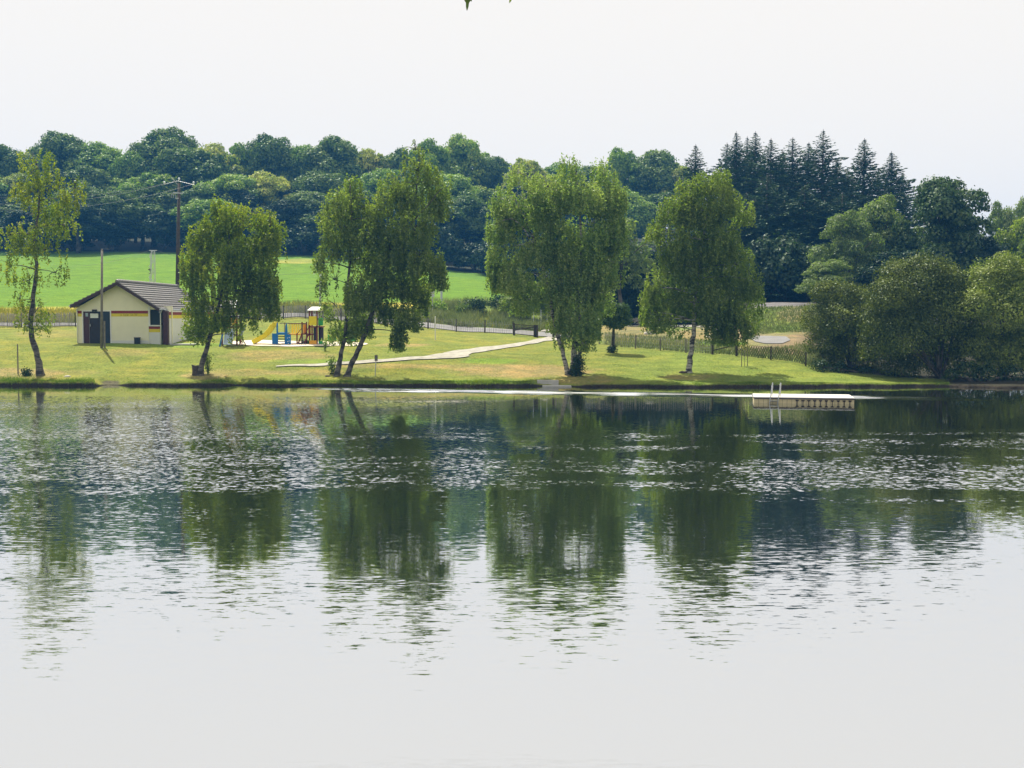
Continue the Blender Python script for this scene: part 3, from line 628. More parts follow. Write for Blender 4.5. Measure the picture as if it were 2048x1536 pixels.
wood([('on the skyline', 0, sky_row, 216), ('in mid tier', 0, mid_row, 205), ('in lower tier', 0, extra_row, 198), ('at field edge', 0, front_row, 192)])
# shrubs along the foot of the wood
TS = tree_template('s', 30, 5, 7, 14, 1.3, 'forest_shaded', 18, .2, .05)
lst = [(-40, 190), (60, 192), (150, 193), (240, 193), (330, 192), (420, 190), (510, 189), (600, 188), (690, 186), (790, 182), (880, 179), (950, 177), (1010, 173), (1070, 170)]
wl = ['at the far left frame edge', 'behind the left-hand birch', 'just right of the left-hand birch', 'above the bare wooden pole', 'behind the tall utility pole', 'behind the drooping birch crown', 'above the yellow slide', 'left of the twin birches',
      'behind the left twin birch', 'between the crowns of the twin birches', 'right of the twin birches', 'at the right end of the open field', 'left behind the three-stemmed birch', 'behind the middle of the three-stemmed birch']
for (px, Y), z_ in zip(lst, wl):
    x = (px - 1024) / FPX * Y; place('bush', TS, (x, Y, gz(x, Y) - .2), random.uniform(.9, 1.3), random.uniform(.7, 1.3), random.uniform(0, 6), 'low dark shrub at wood foot, ' + z_, 'bush', 'shrubs at the foot of the wood')

# ------------------------------------------------------------------ nearer trees behind the lawn, centre and right
T2 = {'w': (tree_template('w', 41, 12, 9, 26, 1.5, 'poplar', 42, .12, .12), 12, 9), 'o': (tree_template('o', 42, 14, 9, 34, 1.35, 'oak', 34, .14, .2), 14, 9), 'd': (tree_template('d', 43, 12, 9, 34, 1.5, 'forest_shaded', 26, .16, .08), 12, 9),
      'l': (tree_template('l', 44, 9, 8, 24, 1.3, 'lime', 30, .13, .12), 9, 8), 'p': (tree_template('p', 45, 10, 6, 22, 1.1, 'poplar', 30, .13, .1), 10, 6)}
def near_tree(k, px, ytop, ybase, Y, wd, name, label, cat='tree', group=None):
    tpl, hh, ww = T2[k]; x = (px - 1024) / FPX * Y; z = gz(x, Y); h = P(px, ytop, Y).z - z
    place(name, tpl, (x, Y, z - .2), wd * Y / FPX / ww, (h + .2) / hh, random.uniform(0, 6.28), label, cat, group)
near_tree('p', 1240, 420, 0, 119, 130, 'broadleaf_tree', 'fresh green tree showing between the three-stemmed and the full single birch')
near_tree('d', 1195, 470, 0, 124, 130, 'broadleaf_tree', 'dark green tree standing behind the three-stemmed birch')
near_tree('d', 1290, 500, 0, 128, 120, 'broadleaf_tree', 'dark tree left of the full single birch, above the pale track')
near_tree('d', 1380, 520, 0, 128, 130, 'broadleaf_tree', 'dark low tree hidden behind the full single birch')
near_tree('l', 1055, 560, 0, 113, 120, 'broadleaf_tree', 'bright lime green tree with low branches beyond the gate')
near_tree('l', 1120, 585, 0, 116, 90, 'broadleaf_tree', 'lime green young tree behind the stems of the three-stemmed birch')
near_tree('w', 1695, 425, 0, 112, 130, 'broadleaf_tree', 'light green leafy tree left of the dark oak, behind the round bushes')
near_tree('w', 1760, 395, 0, 116, 150, 'broadleaf_tree', 'grey-green tall tree touching the left side of the dark oak')
near_tree('w', 1655, 520, 0, 108, 110, 'broadleaf_tree', 'small grey-green tree at the right edge of the grassy bank')
near_tree('o', 1880, 345, 0, 112, 190, 'oak_tree', 'tall dark oak rising above the round bushes at the right')
near_tree('d', 1960, 470, 0, 114, 130, 'broadleaf_tree', 'dark green tree just right of the tall oak')
near_tree('d', 1800, 500, 0, 108, 180, 'broadleaf_tree', 'dark tree between the oak and the yellow-green dome bush')
near_tree('w', 1995, 408, 0, 135, 90, 'broadleaf_tree', 'round mid green tree right of the oak on the low skyline')
near_tree('l', 2040, 430, 0, 120, 130, 'broadleaf_tree', 'bright green tree at the right frame edge above the bushes')
near_tree('w', 2052, 385, 0, 140, 90, 'broadleaf_tree', 'darker green crown topping the skyline at the right frame edge')

def spruce_template(seed, h=22, w=8, n=26, leaf='spruce'):
    rr = random.Random(seed); C = []; A = []; mb = MB(); mb.tube([(0, 0, -.5), (0, 0, h * .5), (0, 0, h)], [.3, .17, .02], 7)
    nbr = int(n * 13)
    for k in range(nbr):
        z = h * (.05 + .94 * (1 - (1 - (k + rr.random()) / nbr) ** 1.25)); t = z / h; az = k * 2.39996 + rr.uniform(-.5, .5)
        rl = min(w / 2, .50 * (h - z) ** .95 + .03) * rr.uniform(.5, 1.18); m = max(5, int(rl * 20)); q = R.random(m) ** .8
        zz = z + rl * (.16 * q - .34 * q ** 1.4 * (1 - t * .6) + .16 * q ** 3); sp = .05 + .34 * rl * q * (1 - q) * .8
        off = R.normal(0, 1, m) * sp
        C.append(np.stack([math.cos(az) * rl * q - math.sin(az) * off, math.sin(az) * rl * q + math.cos(az) * off, zz - R.random(m) * .22 * (1 - t * .7)], 1))
        A.append(norm(np.tile([[math.cos(az), math.sin(az), -.25 + .5 * t]], (m, 1)) + R.normal(0, .4, (m, 3))))
        if k % 5 == 0: mb.tube([(0, 0, z), (math.cos(az) * rl * .85, math.sin(az) * rl * .85, z - .08 * rl)], [.04, .01], 4)
    C = np.concatenate(C); A = np.concatenate(A); B = norm(np.cross(A, R.normal(size=A.shape))); s = R.uniform(.10, .23, len(C)) * np.clip(.35 + (h - C[:, 2]) / 5, .35, 1)
    return leafmesh('crown', C, A, B, s, s * .34, M[leaf], (0, 0, 0)), MBmesh(mb, 'trunk', M['bark'])
SP = [spruce_template(s, 22, w_, n_) for s, w_, n_ in ((1, 10.5, 34), (2, 9, 28), (3, 12, 38), (4, 10, 24))]
sl = [(1388, 288, 140, 'lone spruce left of the main spruce group, above the full single birch'), (1450, 285, 150, 'spruce at the left end of the tall skyline group'), (1468, 262, 142, 'tallest spruce of the tight left cluster'),
      (1490, 272, 150, 'slim spruce tucked between two taller spruces of the left cluster'), (1506, 262, 144, 'sharp spruce tip closing the tight left cluster'), (1537, 276, 140, 'spruce just right of the tight left cluster'), (1560, 300, 150, 'low spruce tip in the dip before the central pair'),
      (1580, 274, 142, 'spruce left of centre in the skyline row'), (1612, 284, 148, 'spruce next left of the highest spire'), (1640, 258, 140, 'spruce with the highest spire of the row'), (1668, 320, 146, 'shorter spruce on the right shoulder of the highest spire'),
      (1690, 335, 150, 'lowest spruce in the gap before the isolated spire'), (1722, 276, 138, 'isolated spruce spire right of the gap'), (1750, 340, 146, 'low spruce between the two isolated spires'), (1776, 302, 140, 'last spruce spire, just left of the dark oak'), (1800, 345, 146, 'small spruce top touching the left of the oak')]
for i, (px, yt, Y, lab) in enumerate(sl):
    x = (px - 1024) / FPX * Y; z = gz(x, Y); h = P(px, yt, Y).z - z
    place('spruce_tree', SP[i % 4], (x, Y, z - .3), (1.3 if i not in (2, 3, 4) else 1.1) * random.uniform(.9, 1.15), (h + .3) / 22, random.uniform(0, 6.28), lab, 'spruce', 'spruces on the skyline')
s2 = [(1440, 370, 'in front of the tight left cluster, partly behind the single birch'), (1490, 385, 'in front of the tight left cluster'), (1530, 350, 'just right of the single birch crown'), (1565, 400, 'below the low tip in the dip'), (1605, 370, 'below the centre of the skyline row'),
      (1645, 400, 'below the highest spire'), (1680, 385, 'above the light green leafy tree'), (1420, 460, 'low behind the single birch'), (1525, 470, 'low down beside the single birch crown'), (1590, 480, 'low above the grassy bank'), (1640, 500, 'low above the small grey-green tree')]
for i, (px, yt, lab) in enumerate(s2):
    Y = (131 if yt < 450 else 123) + random.uniform(-2, 2); x = (px - 1024) / FPX * Y; z = gz(x, Y); h = P(px, yt, Y).z - z
    place('spruce_tree', SP[(i + 1) % 4], (x, Y, z - .3), 1.35, (h + .3) / 22, random.uniform(0, 6.28), 'shaded dark spruce ' + lab, 'spruce', 'shaded spruces in front')
# dark undergrowth at the foot of the spruces
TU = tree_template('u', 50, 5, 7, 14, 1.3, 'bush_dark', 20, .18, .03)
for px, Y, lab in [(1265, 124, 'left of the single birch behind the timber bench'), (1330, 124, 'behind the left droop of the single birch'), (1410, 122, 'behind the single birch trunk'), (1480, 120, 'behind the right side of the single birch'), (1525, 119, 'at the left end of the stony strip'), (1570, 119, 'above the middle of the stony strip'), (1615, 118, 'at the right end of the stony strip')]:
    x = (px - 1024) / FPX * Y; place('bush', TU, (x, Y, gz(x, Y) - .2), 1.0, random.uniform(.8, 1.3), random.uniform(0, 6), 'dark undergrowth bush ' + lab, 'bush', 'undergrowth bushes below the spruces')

# ------------------------------------------------------------------ big bushes on the right bank
def big_bush(name, lobes_px, Y, base_px, label, leaf, per=55, size=.095, stems=6, cat='bush'):
    x0 = (base_px - 1024) / FPX * Y; b0 = Vector((x0, Y, gz(x0, Y))); root = empty(name, b0, label, cat)
    lobes = []
    for (px, py, r, *q) in lobes_px:
        dy = q[0] if q else 0; p = P(px, py, Y + dy); lobes.append((p.x, p.y, p.z, r * Y / FPX, q[1] if len(q) > 1 else .9))
    C, A, B, s = crown_cloud(lobes, per, size, .3, .35); link('crown', leafmesh('crown', C, A, B, s, s * .55, M[leaf], tuple(b0)), root)
    mb = MB()
    for k in range(stems):
        l = lobes[k % len(lobes)]; st = b0 + Vector((random.uniform(-.3, .3), random.uniform(-.2, .2), -.2))
        mb.tube(curve_pts(st, (l[0], l[1], l[2]), .3, 6), [.11 * (1 - .12 * i) for i in range(7)], 6)
    mb.build('trunk', M['bark'], root, True); return root
big_bush('willow_bush', [(1835, 600, 80, 0), (1780, 600, 48, -1), (1800, 560, 45, 0), (1850, 555, 50, 0), (1895, 575, 48, 0), (1770, 650, 50, 0), (1820, 680, 60, -1), (1880, 650, 60, -1), (1920, 620, 45, 0), (1915, 690, 50, .5), (1760, 700, 45, .5), (1845, 720, 50, 1.5), (1800, 735, 40, 1.5), (1895, 735, 40, 1.5)],
         77.5, 1887, 'large dome shaped yellow-green willow bush with pale forked stems at the water', 'willow', 170, .066, 9)
big_bush('willow_bush', [(1680, 600, 42, 0), (1650, 590, 30, 0), (1715, 610, 40, 0), (1640, 640, 40, 0), (1690, 650, 50, -1), (1730, 650, 40, 0), (1650, 690, 42, 0), (1700, 700, 50, 0), (1750, 690, 45, 0), (1660, 722, 30, .5), (1730, 735, 38, .5)],
         82, 1700, 'lower olive willow bush left of the dome, beside the lattice fence end', 'willow', 170, .066)
big_bush('willow_bush', [(1975, 570, 48, 0), (1950, 620, 45, -1), (2010, 545, 42, 0), (2050, 570, 55, 0), (2000, 640, 60, -1), (2060, 650, 60, 0), (1960, 690, 50, 0), (2020, 710, 60, 0), (2080, 720, 60, 0), (1980, 735, 40, 0), (2110, 600, 60, 0), (2130, 680, 60, 0)],
         76.5, 2010, 'pale green willow bush right of the dome at the frame edge', 'willow_green', 170, .066)
big_bush('bush', [(1930, 745, 26, 0), (1970, 750, 24, 0), (2020, 752, 26, 0), (1900, 752, 16, 0), (2070, 752, 24, 0)], 74.8, 1960, 'dark bramble thicket under the bushes by the water', 'bush_dark', 70, .08, 4)
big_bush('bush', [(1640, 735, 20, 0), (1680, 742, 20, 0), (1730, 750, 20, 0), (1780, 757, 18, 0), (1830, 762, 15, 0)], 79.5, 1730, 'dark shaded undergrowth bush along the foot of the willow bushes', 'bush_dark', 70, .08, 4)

# ------------------------------------------------------------------ shore birches
birch('birch_tree', (82, 751), [([(82, 752), (74, 705), (62, 660), (66, 600), (72, 540), (70, 470), (78, 400), (72, 320)], .21, .03)],
      [(75, 335, 38, 42), (62, 385, 36, 35), (150, 375, 24, 35, .5, .7), (130, 400, 30, 35), (78, 430, 42, 40), (125, 450, 34, 30), (50, 475, 40, 35), (90, 500, 45, 35, 0, .8), (20, 470, 26, 24), (20, 530, 24, 38, 0, .55), (110, 545, 36, 28, 0, .55), (60, 560, 34, 30, 0, .5), (70, 625, 38, 36, 0, 1.0), (72, 660, 26, 14, 0, .6), (40, 600, 14, 20)],
      950, 'slender sparse yellow-green birch with curved trunk, leftmost on the bank', 'birch_yellow', 'bark_birch_shaded', (.4, 1.3), .07, gap=.05)
birch('birch_tree', (402, 751), [([(400, 752), (408, 715), (424, 660), (440, 600), (452, 520), (460, 440)], .19, .04)],
      [(440, 440, 36, 30), (432, 410, 12, 20), (500, 430, 40, 28), (540, 455, 30, 30), (400, 470, 26, 26), (460, 480, 60, 45), (520, 490, 48, 42), (395, 525, 36, 45), (455, 560, 60, 50), (520, 560, 42, 50), (385, 590, 28, 40), (425, 620, 42, 42), (480, 620, 38, 40, 0, .7), (390, 650, 26, 30), (535, 590, 24, 50), (405, 675, 20, 14, 0, .6), (470, 670, 14, 18, 0, .5), (520, 640, 16, 30, 0, .6), (470, 432, 32, 34), (470, 515, 30, 50)],
      3200, 'dense drooping birch beside the stump, in front of the hut roof', 'birch_yellow', 'bark_birch_shaded', (.6, 1.8), .07, gap=-.06)
birch('birch_tree', (672, 752), [([(672, 753), (680, 715), (690, 670), (694, 600), (700, 520), (702, 440), (700, 370)], .17, .03)],
      [(700, 375, 28, 28), (675, 405, 30, 30), (715, 420, 38, 35), (680, 455, 42, 38), (730, 470, 34, 36), (665, 510, 36, 34), (710, 525, 42, 38), (670, 560, 36, 34), (715, 585, 40, 38), (670, 610, 30, 32), (705, 640, 42, 36), (680, 665, 34, 24), (725, 650, 26, 26), (645, 430, 14, 20, 1, .7), (645, 525, 18, 20), (745, 520, 26, 36), (748, 585, 24, 34), (752, 440, 20, 30), (765, 400, 22, 34), (768, 490, 22, 40)],
      2400, 'upright full birch, left one of the twin birches', 'birch', 'bark_birch_shaded', (.5, 1.4), .07)
birch('birch_tree', (694, 753), [([(692, 754), (706, 722), (728, 672), (748, 612), (760, 560), (785, 500), (815, 440), (835, 370), (838, 300)], .19, .025),
                                 ([(748, 612, 0), (770, 596, .3), (800, 590, .5), (815, 600, .5)], .07, .03), ([(790, 490, 0), (830, 440, -.5), (885, 375, -1)], .07, .015)],
      [(830, 300, 26, 18, 0, .25), (835, 340, 42, 28, 0, .7), (790, 365, 34, 30, 0, .8), (870, 370, 34, 30, 0, .8), (815, 400, 40, 34), (875, 410, 26, 30), (775, 430, 24, 36, 0, .6), (830, 455, 48, 36), (780, 500, 32, 40), (840, 510, 44, 40), (872, 545, 24, 34), (780, 560, 36, 36), (830, 560, 36, 36), (800, 620, 34, 36), (840, 600, 20, 34), (795, 665, 17, 36, 0, 1.1), (832, 640, 14, 22), (765, 620, 20, 26)],
      2700, 'tall leaning birch with a bare white limb, right one of the twin birches', 'birch', 'bark_birch_shaded', (.6, 1.7), .07, gap=.04)
birch('birch_tree', (1140, 750), [([(1136, 752), (1124, 700), (1106, 630), (1098, 580), (1075, 500), (1050, 440), (1030, 400)], .15, .03), ([(1147, 752, .3), (1150, 690, .3), (1156, 600, .3), (1162, 480, .3), (1150, 320, .3)], .24, .03), ([(1155, 752, 1), (1160, 690, 1.2), (1175, 600, 1.6), (1205, 480, 2), (1215, 370, 2)], .16, .03),
                                  ([(1075, 500, 0), (1030, 440, -.5), (985, 450, -.6)], .06, .02)],
      [(1140, 335, 30, 26, 0, .6), (1205, 345, 28, 28, 1, .5), (1045, 350, 36, 24, 0, .45), (1095, 375, 48, 30), (1160, 390, 50, 36), (1215, 395, 42, 36), (1015, 400, 36, 30, 0, .8), (1060, 420, 52, 38), (1120, 430, 50, 38), (1185, 450, 55, 42), (1230, 470, 30, 45), (1000, 445, 28, 36, 0, .9), (1010, 500, 38, 34), (1070, 490, 50, 42), (1140, 500, 52, 42),
       (1205, 530, 45, 45), (1020, 550, 38, 36), (1080, 560, 48, 42), (1150, 570, 48, 44), (1195, 590, 36, 42), (1050, 600, 34, 30, 0, .7), (1110, 630, 30, 34, 0, .8), (1165, 640, 40, 38), (1176, 655, 20, 30), (1130, 675, 22, 22, 0, .7), (1170, 690, 22, 12), (985, 540, 12, 40, 0, .5)],
      5200, 'very wide three-stemmed weeping birch with white stems in the middle of the bank', 'birch_pale', 'bark_birch', (.7, 2.0), .07)
birch('birch_tree', (1376, 745), [([(1376, 747), (1380, 715), (1387, 670), (1389, 620), (1396, 540), (1412, 440), (1420, 360)], .20, .04)],
      [(1425, 360, 38, 26), (1380, 380, 34, 26), (1345, 420, 34, 30), (1400, 420, 48, 38), (1455, 400, 34, 34), (1490, 425, 22, 26), (1320, 460, 30, 26), (1365, 480, 50, 42), (1430, 480, 55, 45), (1350, 530, 45, 40), (1410, 545, 55, 45), (1470, 530, 42, 42), (1500, 560, 28, 40), (1305, 575, 26, 36), (1330, 600, 38, 36),
       (1385, 600, 45, 42), (1440, 605, 50, 44), (1495, 610, 30, 36), (1320, 640, 30, 26), (1350, 655, 26, 24), (1430, 650, 30, 36), (1465, 650, 30, 40), (1500, 650, 18, 26), (1300, 625, 20, 30, 0, .8)],
      4400, 'full rounded single birch with a white trunk, right end of the birch row', 'birch', 'bark_birch', (.6, 1.7), .07)

# small clipped round tree with a leafy skirt
def clipped():
    b0 = hit(1225, 706); root = empty('clipped_tree', b0, 'small round clipped tree with a ball of leaves at its foot', 'tree'); Y = b0.y; k = Y / FPX
    lob = []
    for (px, py, r) in [(1228, 640, 24), (1208, 645, 18), (1248, 643, 18), (1215, 625, 16), (1243, 622, 17), (1228, 618, 15), (1232, 652, 18)]:
        p = P(px, py, Y); lob.append((p.x, p.y + random.uniform(-.2, .2), p.z, r * k, .9))
    C, A, B, s = crown_cloud(lob, 260, .06, .3, .5); link('crown', leafmesh('crown', C, A, B, s, s * .7, M['clipped'], tuple(b0)), root)
    p = P(1225, 698, Y); C, A, B, s = crown_cloud([(p.x, p.y, p.z - .05, 10 * k, .95), (p.x - .15, p.y, p.z - .12, 8 * k, .9)], 300, .05, .3, .5)
    link('foot_foliage', leafmesh('foot_foliage', C, A, B, s, s * .7, M['bush_dark'], tuple(b0)), root)
    mb = MB(); t = P(1228, 640, Y); mb.tube([b0 - Vector((0, 0, .1)), (b0 + t) / 2, t], [.13, .11, .07], 8)
    for l in lob[1:]: mb.tube([t - Vector((0, 0, .3)), (l[0], l[1], l[2])], [.05, .02], 5)
    mb.build('trunk', M['bark'], root, True)
clipped()
def small_bush(px, py, r, hgt, label, leaf='birch', n=500, name='bush', ls=.06, stemmy=True, cat='bush'):
    b0 = hit(px, py); root = empty(name, b0, label, cat); k = b0.y / FPX; mb = MB(); Cc = []
    for i in range(9):
        e = b0 + Vector((random.gauss(0, .4) * r * k, random.gauss(0, .4) * r * k, hgt * k * random.uniform(.55, 1))); q = curve_pts(b0 - Vector((0, 0, .05)), e, .1, 4)
        mb.tube(q, [.02, .016, .012, .008, .004], 4)
        m = n // 9; t = R.random(m) ** .7; a = np.array(b0); bb = np.array(e); Cc.append(a + (bb - a) * t[:, None] + R.normal(0, r * k * .28, (m, 3)) * np.array([1, 1, .7]))
    C = np.concatenate(Cc); C[:, 2] = np.maximum(C[:, 2], b0.z + .02); A, B = rand_axes(len(C), (0, 0, 1), .3); s = ls * R.uniform(.7, 1.3, len(C))
    link('foliage', leafmesh('foliage', C, A, B, s, s * .6, M[leaf], tuple(b0)), root); mb.build('stem', M['bark'], root); return root
small_bush(1160, 752, 20, 55, 'leafy sucker shoots at the foot of the three-stemmed birch', 'bush_dark', 900)
small_bush(1148, 753, 12, 26, 'dark tuft of ivy between the stems of the three-stemmed birch', 'bush_dark', 500)
small_bush(416, 748, 15, 42, 'thin sucker shoots right of the drooping birch trunk', 'birch', 380)
small_bush(664, 748, 16, 42, 'thin sucker shoots left of the twin birches', 'birch', 380)
small_bush(55, 752, 14, 14, 'small dark tuft beside the left birch trunk', 'bush_dark', 420)
small_bush(650, 702, 6, 26, 'little wispy shrub on the lawn below the play tower', 'birch_pale', 120)
for (px, py, r, h_, lab, lf, nn) in [(955, 626, 24, 26, 'dark rounded bush on the rough bank left of its pair', 'bush_dark', 1500), (925, 628, 22, 18, 'greyish bush left of the dark rounded bush on the bank', 'forest_a', 1200), (1000, 617, 26, 24, 'dark rounded bush further up the rough bank, right of its pair', 'bush_dark', 1500),
                                     (870, 622, 26, 16, 'low green bramble at the left end of the rough bank', 'forest_b', 1200), (1100, 656, 12, 14, 'small green bush behind the gate opening', 'forest_b', 500)]:
    small_bush(px, py, r, h_, lab, lf, nn, ls=.1)

# ------------------------------------------------------------------ grass that nobody could count
def blades(name, X, Y, h, wd, m, label, lean=.35, zoff=0):
    n = len(X); Z = G(X, Y) + zoff; az = R.uniform(0, 6.28, n); b = np.stack([X, Y, Z - .02], 1)
    sd_ = np.stack([np.cos(az), np.sin(az), np.zeros(n)], 1) * (wd * R.uniform(.7, 1.4, n))[:, None]
    ln = np.stack([R.normal(0, lean, n), R.normal(0, lean, n), np.ones(n)], 1) * (h * R.uniform(.5, 1.3, n))[:, None]
    V = np.stack([b - sd_, b + sd_, b + ln * .6 + sd_ * .7, b + ln], 1).reshape(-1, 3)
    o = link(name, npmesh(name, V, np.arange(len(V)).reshape(-1, 4), m)); props(o, label, kind='stuff'); return o
def at_px(px, Y): return (px - 1024) / FPX * Y
n = 52000; px = R.uniform(-60, 1900, n); s = R.gamma(1.6, .28, n) + .05; Y = shore(px) + s
keep = (~((px > 188) & (px < 240)) | (R.random(n) < .1)) & ~((px > 1080) & (px < 1160)) & (np.array([mnoise.noise(Vector((p * .02, 0, 3))) for p in px]) > -.35 + (R.random(n) - .5) * .3)
px, Y = px[keep], Y[keep]; tall = .035 + .05 * np.clip(np.sin(px * .013 + 1) + np.sin(px * .047), 0, 2) + .05 * ((px < 190) | ((px > 560) & (px < 1070)))
blades('grass', at_px(px, Y), Y, tall, .012, M['grass_blade'], 'longer grass along the lip of the bank')
n = 30000; px = R.uniform(-100, 1200, n); fe = np.interp(px, FENCE[:, 0], FENCE[:, 1]); Y = fe + np.where(px < 850, 3.9, 5.2) + R.random(n) ** 1.3 * 8.5
wl_ = (px < 240) | (R.random(n) < .25)
blades('weeds', at_px(px[wl_], Y[wl_]), Y[wl_], .42, .03, M['weed'], 'yellow weeds below the field')
blades('rough_grass', at_px(px[~wl_], Y[~wl_]), Y[~wl_], .42, .03, M['pale_grass'], 'pale rough grass below the field')
n = 16000; px = R.uniform(840, 1120, n); Y = R.uniform(106, 119, n); cl = np.array([mnoise.noise(Vector((p * .02, y * .25, 1))) for p, y in zip(px, Y)]) > -.05
blades('tall_grass', at_px(px[cl], Y[cl]), Y[cl], .8, .03, M['pale_grass'], 'pale tall grass on the rough bank', .5)
n = 9000; px = R.uniform(1210, 1640, n); fe = np.interp(px, FENCE[:, 0], FENCE[:, 1]); Y = fe + .3 + R.random(n) ** 1.2 * 9; ok_ = ~((px > 1480) & (px < 1590) & (Y > 88) & (Y < 95))
blades('rough_grass', at_px(px[ok_], Y[ok_]), Y[ok_], .30, .022, M['pale_grass'], 'rough grass beyond the wire fence')
n = 5000; px = R.uniform(1500, 1640, n); Y = R.uniform(97, 107, n)
blades('rough_grass', at_px(px, Y), Y, .22, .03, M['pale_grass'], 'green grass on the bank below the spruces')
# short tufts breaking up the mown lawn
n = 60000; px = R.uniform(-60, 1900, n); Y = shore(px) + 1.0 + R.random(n) ** 1.2 * 17; fe = np.interp(px, FENCE[:, 0], FENCE[:, 1])
k_ = (Y < fe - .3) & (np.array([mnoise.noise(Vector((p * .015, y * .45, 7))) for p, y in zip(px, Y)]) > .0)
hx = at_px(px, Y)
blades('lawn_grass', hx[k_], Y[k_], .06, .014, M['grass_blade'], 'short mown grass tufts on the lawn', .8)

# ------------------------------------------------------------------ bathing hut
def hut():
    Y = 86.5; k = Y / FPX
    def X(px): return (px - 1024) * k
    def Z(py): return P(200, py, Y).z
    z0 = Z(688) - .5; root = empty('bathing_hut', (X(240), Y, Z(684)), 'cream single-storey bathing hut with brown tiled gable roof and red and yellow stripes', 'hut')
    xl, xr, D = X(156), X(336), 15.0; xw = X(298)                       # left wall, right corner, recessed bay start
    zl, zr, zt = Z(614), Z(621), Z(566)
    xrg = X(240)
    def roofz(x): return zt + (zl - zt) * (x - xrg) / (X(156) - xrg) if x < xrg else zt + (zr - zt) * (x - xrg) / (X(322) - xrg)
    def wallprism(pts, y0, y1, m, name='wall', label=None):
        mb = MB(); mb.prism([(x, y0, z) for x, z in pts], (0, y1 - y0, 0)); o = mb.build(name, m, root); 
        if label: o['label'] = label
        return o
    dl, dr, dt = X(167), X(222), Z(622)
    # gable wall with the door opening
    xg = X(322)
    mb = MB(); th = .25
    mb.prism([(xl, Y, z0), (dl, Y, z0), (dl, Y, dt), (xl, Y, dt)], (0, th, 0))
    mb.prism([(dr, Y, z0), (xw, Y, z0), (xw, Y, dt), (dr, Y, dt)], (0, th, 0))
    mb.prism([(xl, Y, dt), (xw, Y, dt), (xw, Y, roofz(xw) - .05), (xrg, Y, zt - .05), (xl, Y, roofz(xl) - .05)], (0, th, 0))
    mb.prism([(xw, Y, Z(613)), (xg, Y, Z(613)), (xg, Y, roofz(xg) - .0), (xw, Y, roofz(xw) - .05)], (0, th, 0))
    mb.build('wall', M['cream'], root)['label'] = 'cream rendered gable wall'
    wallprism([(xl, z0), (xl + .25, z0), (xl + .25, roofz(xl) - .06), (xl, roofz(xl) - .06)], Y + th, Y + D, M['cream'])
    # recessed bay: low wall, back wall with dark window
    mb = MB(); mb.box(xw, xg + .02, Y + .05, Y + .2, z0, Z(650)); mb.build('wall', M['white_wall'], root)['label'] = 'low white wall below the window'
    mb = MB(); mb.box(xw, xr, Y + 1.2, Y + 1.35, z0, Z(612)); mb.box(xw, xw + .1, Y + .26, Y + 1.2, Z(650), Z(613)); mb.build('wall', M['cream'], root)
    f = MB(); f.box(xw + .0, xw + .11, Y - .01, Y + .1, Z(650), Z(613)); f.box(xw, xg, Y - .03, Y + .2, Z(652), Z(650)); wf = f.build('window', M['white_paint'], root)
    g = MB(); g.box(xw + .11, xg + .08, Y + .12, Y + .14, Z(650), Z(619)); g.build('pane', M['glass_dark'], wf)
    f2 = MB(); f2.box(xw + .11, xg, Y + .02, Y + .11, Z(619), Z(613)); f2.build('lintel', M['cream'], wf)
    # side wall facing right
    zs = Z(621); xs = X(334)
    mb = MB(); mb.box(xs - .25, xs, Y + .45, Y + D, z0, zs); mb.build('wall', M['white_wall'], root)['label'] = 'white side wall facing the playground'
    mb = MB(); mb.box(xs, xs + .006, Y + .45, Y + D - .01, Z(630), Z(624)); mb.build('stripe', M['red_stripe'], root)
    mb = MB(); mb.box(xs, xs + .006, Y + .45, Y + D - .01, Z(637), Z(630) - .005); mb.build('stripe', M['yellow_stripe'], root)
    mb = MB(); mb.box(xs, xs + .02, Y + 4.2, Y + 5.2, Z(684), Z(636)); mb.build('door', M['white_paint'], root)
    # corner post
    mb = MB(); mb.box(X(326), X(336), Y + .05, Y + .42, z0, Z(622)); mb.build('corner_post', M['door_brown'], root)
    # stripes on the gable
    for (a, b) in ((X(156), X(166)), (X(223.5), X(297.5))):
        mb = MB(); mb.box(a, b, Y - .006, Y, Z(627), Z(621.5)); mb.build('stripe', M['red_stripe'], root)
        mb = MB(); mb.box(a, b, Y - .006, Y, Z(633), Z(627) - .004); s_ = mb.build('stripe', M['yellow_stripe'], root)
    # the small dark lettering on the yellow stripe, too small to read in the photograph
    mb = MB(); x = X(243); rr = random.Random(4)
    while x < X(275):
        w_ = rr.choice((.05, .06, .07, .075)); 
        if rr.random() > .12:
            mb.box(x, x + .016, Y - .012, Y - .006, Z(631.2), Z(629)); 
            if rr.random() > .35: mb.box(x + w_ - .014, x + w_, Y - .012, Y - .006, Z(631.2), Z(629.2))
            if rr.random() > .4: mb.box(x + .016, x + w_ - .014, Y - .012, Y - .006, Z(629.4), Z(629))
        x += w_ + .03
    mb.build('lettering', M['brown_trim'], s_)
    for (a, b, m) in ((Z(658), Z(653), 'red_stripe'), (Z(664.5), Z(658) - .004, 'yellow_stripe')):
        mb = MB(); mb.box(xw, xg + .02, Y + .043, Y + .05, a, b); mb.build('stripe', M[m], root)
    mb = MB(); mb.box(X(224), xw, Y - .02, Y, z0, Z(681)); mb.build('plinth', M['white_wall'], root)
    # door frame, leaves
    f = MB(); f.box(dl - .06, dl + .02, Y - .03, Y + .1, z0, dt + .05); f.box(dr - .02, dr + .06, Y - .03, Y + .1, z0, dt + .05); f.box(dl + .02, dr - .02, Y - .03, Y + .1, dt - .03, dt + .05); f.build('door_frame', M['white_paint'], root)
    a1, a2, a3 = X(167.7), X(179.3), X(206)
    dz = dt - .03
    m1 = MB(); m1.box(a1, a2 - .01, Y + .05, Y + .09, z0, dz); d1 = m1.build('door', M['door_brown'], root); d1['label'] = 'narrow maroon door leaf'
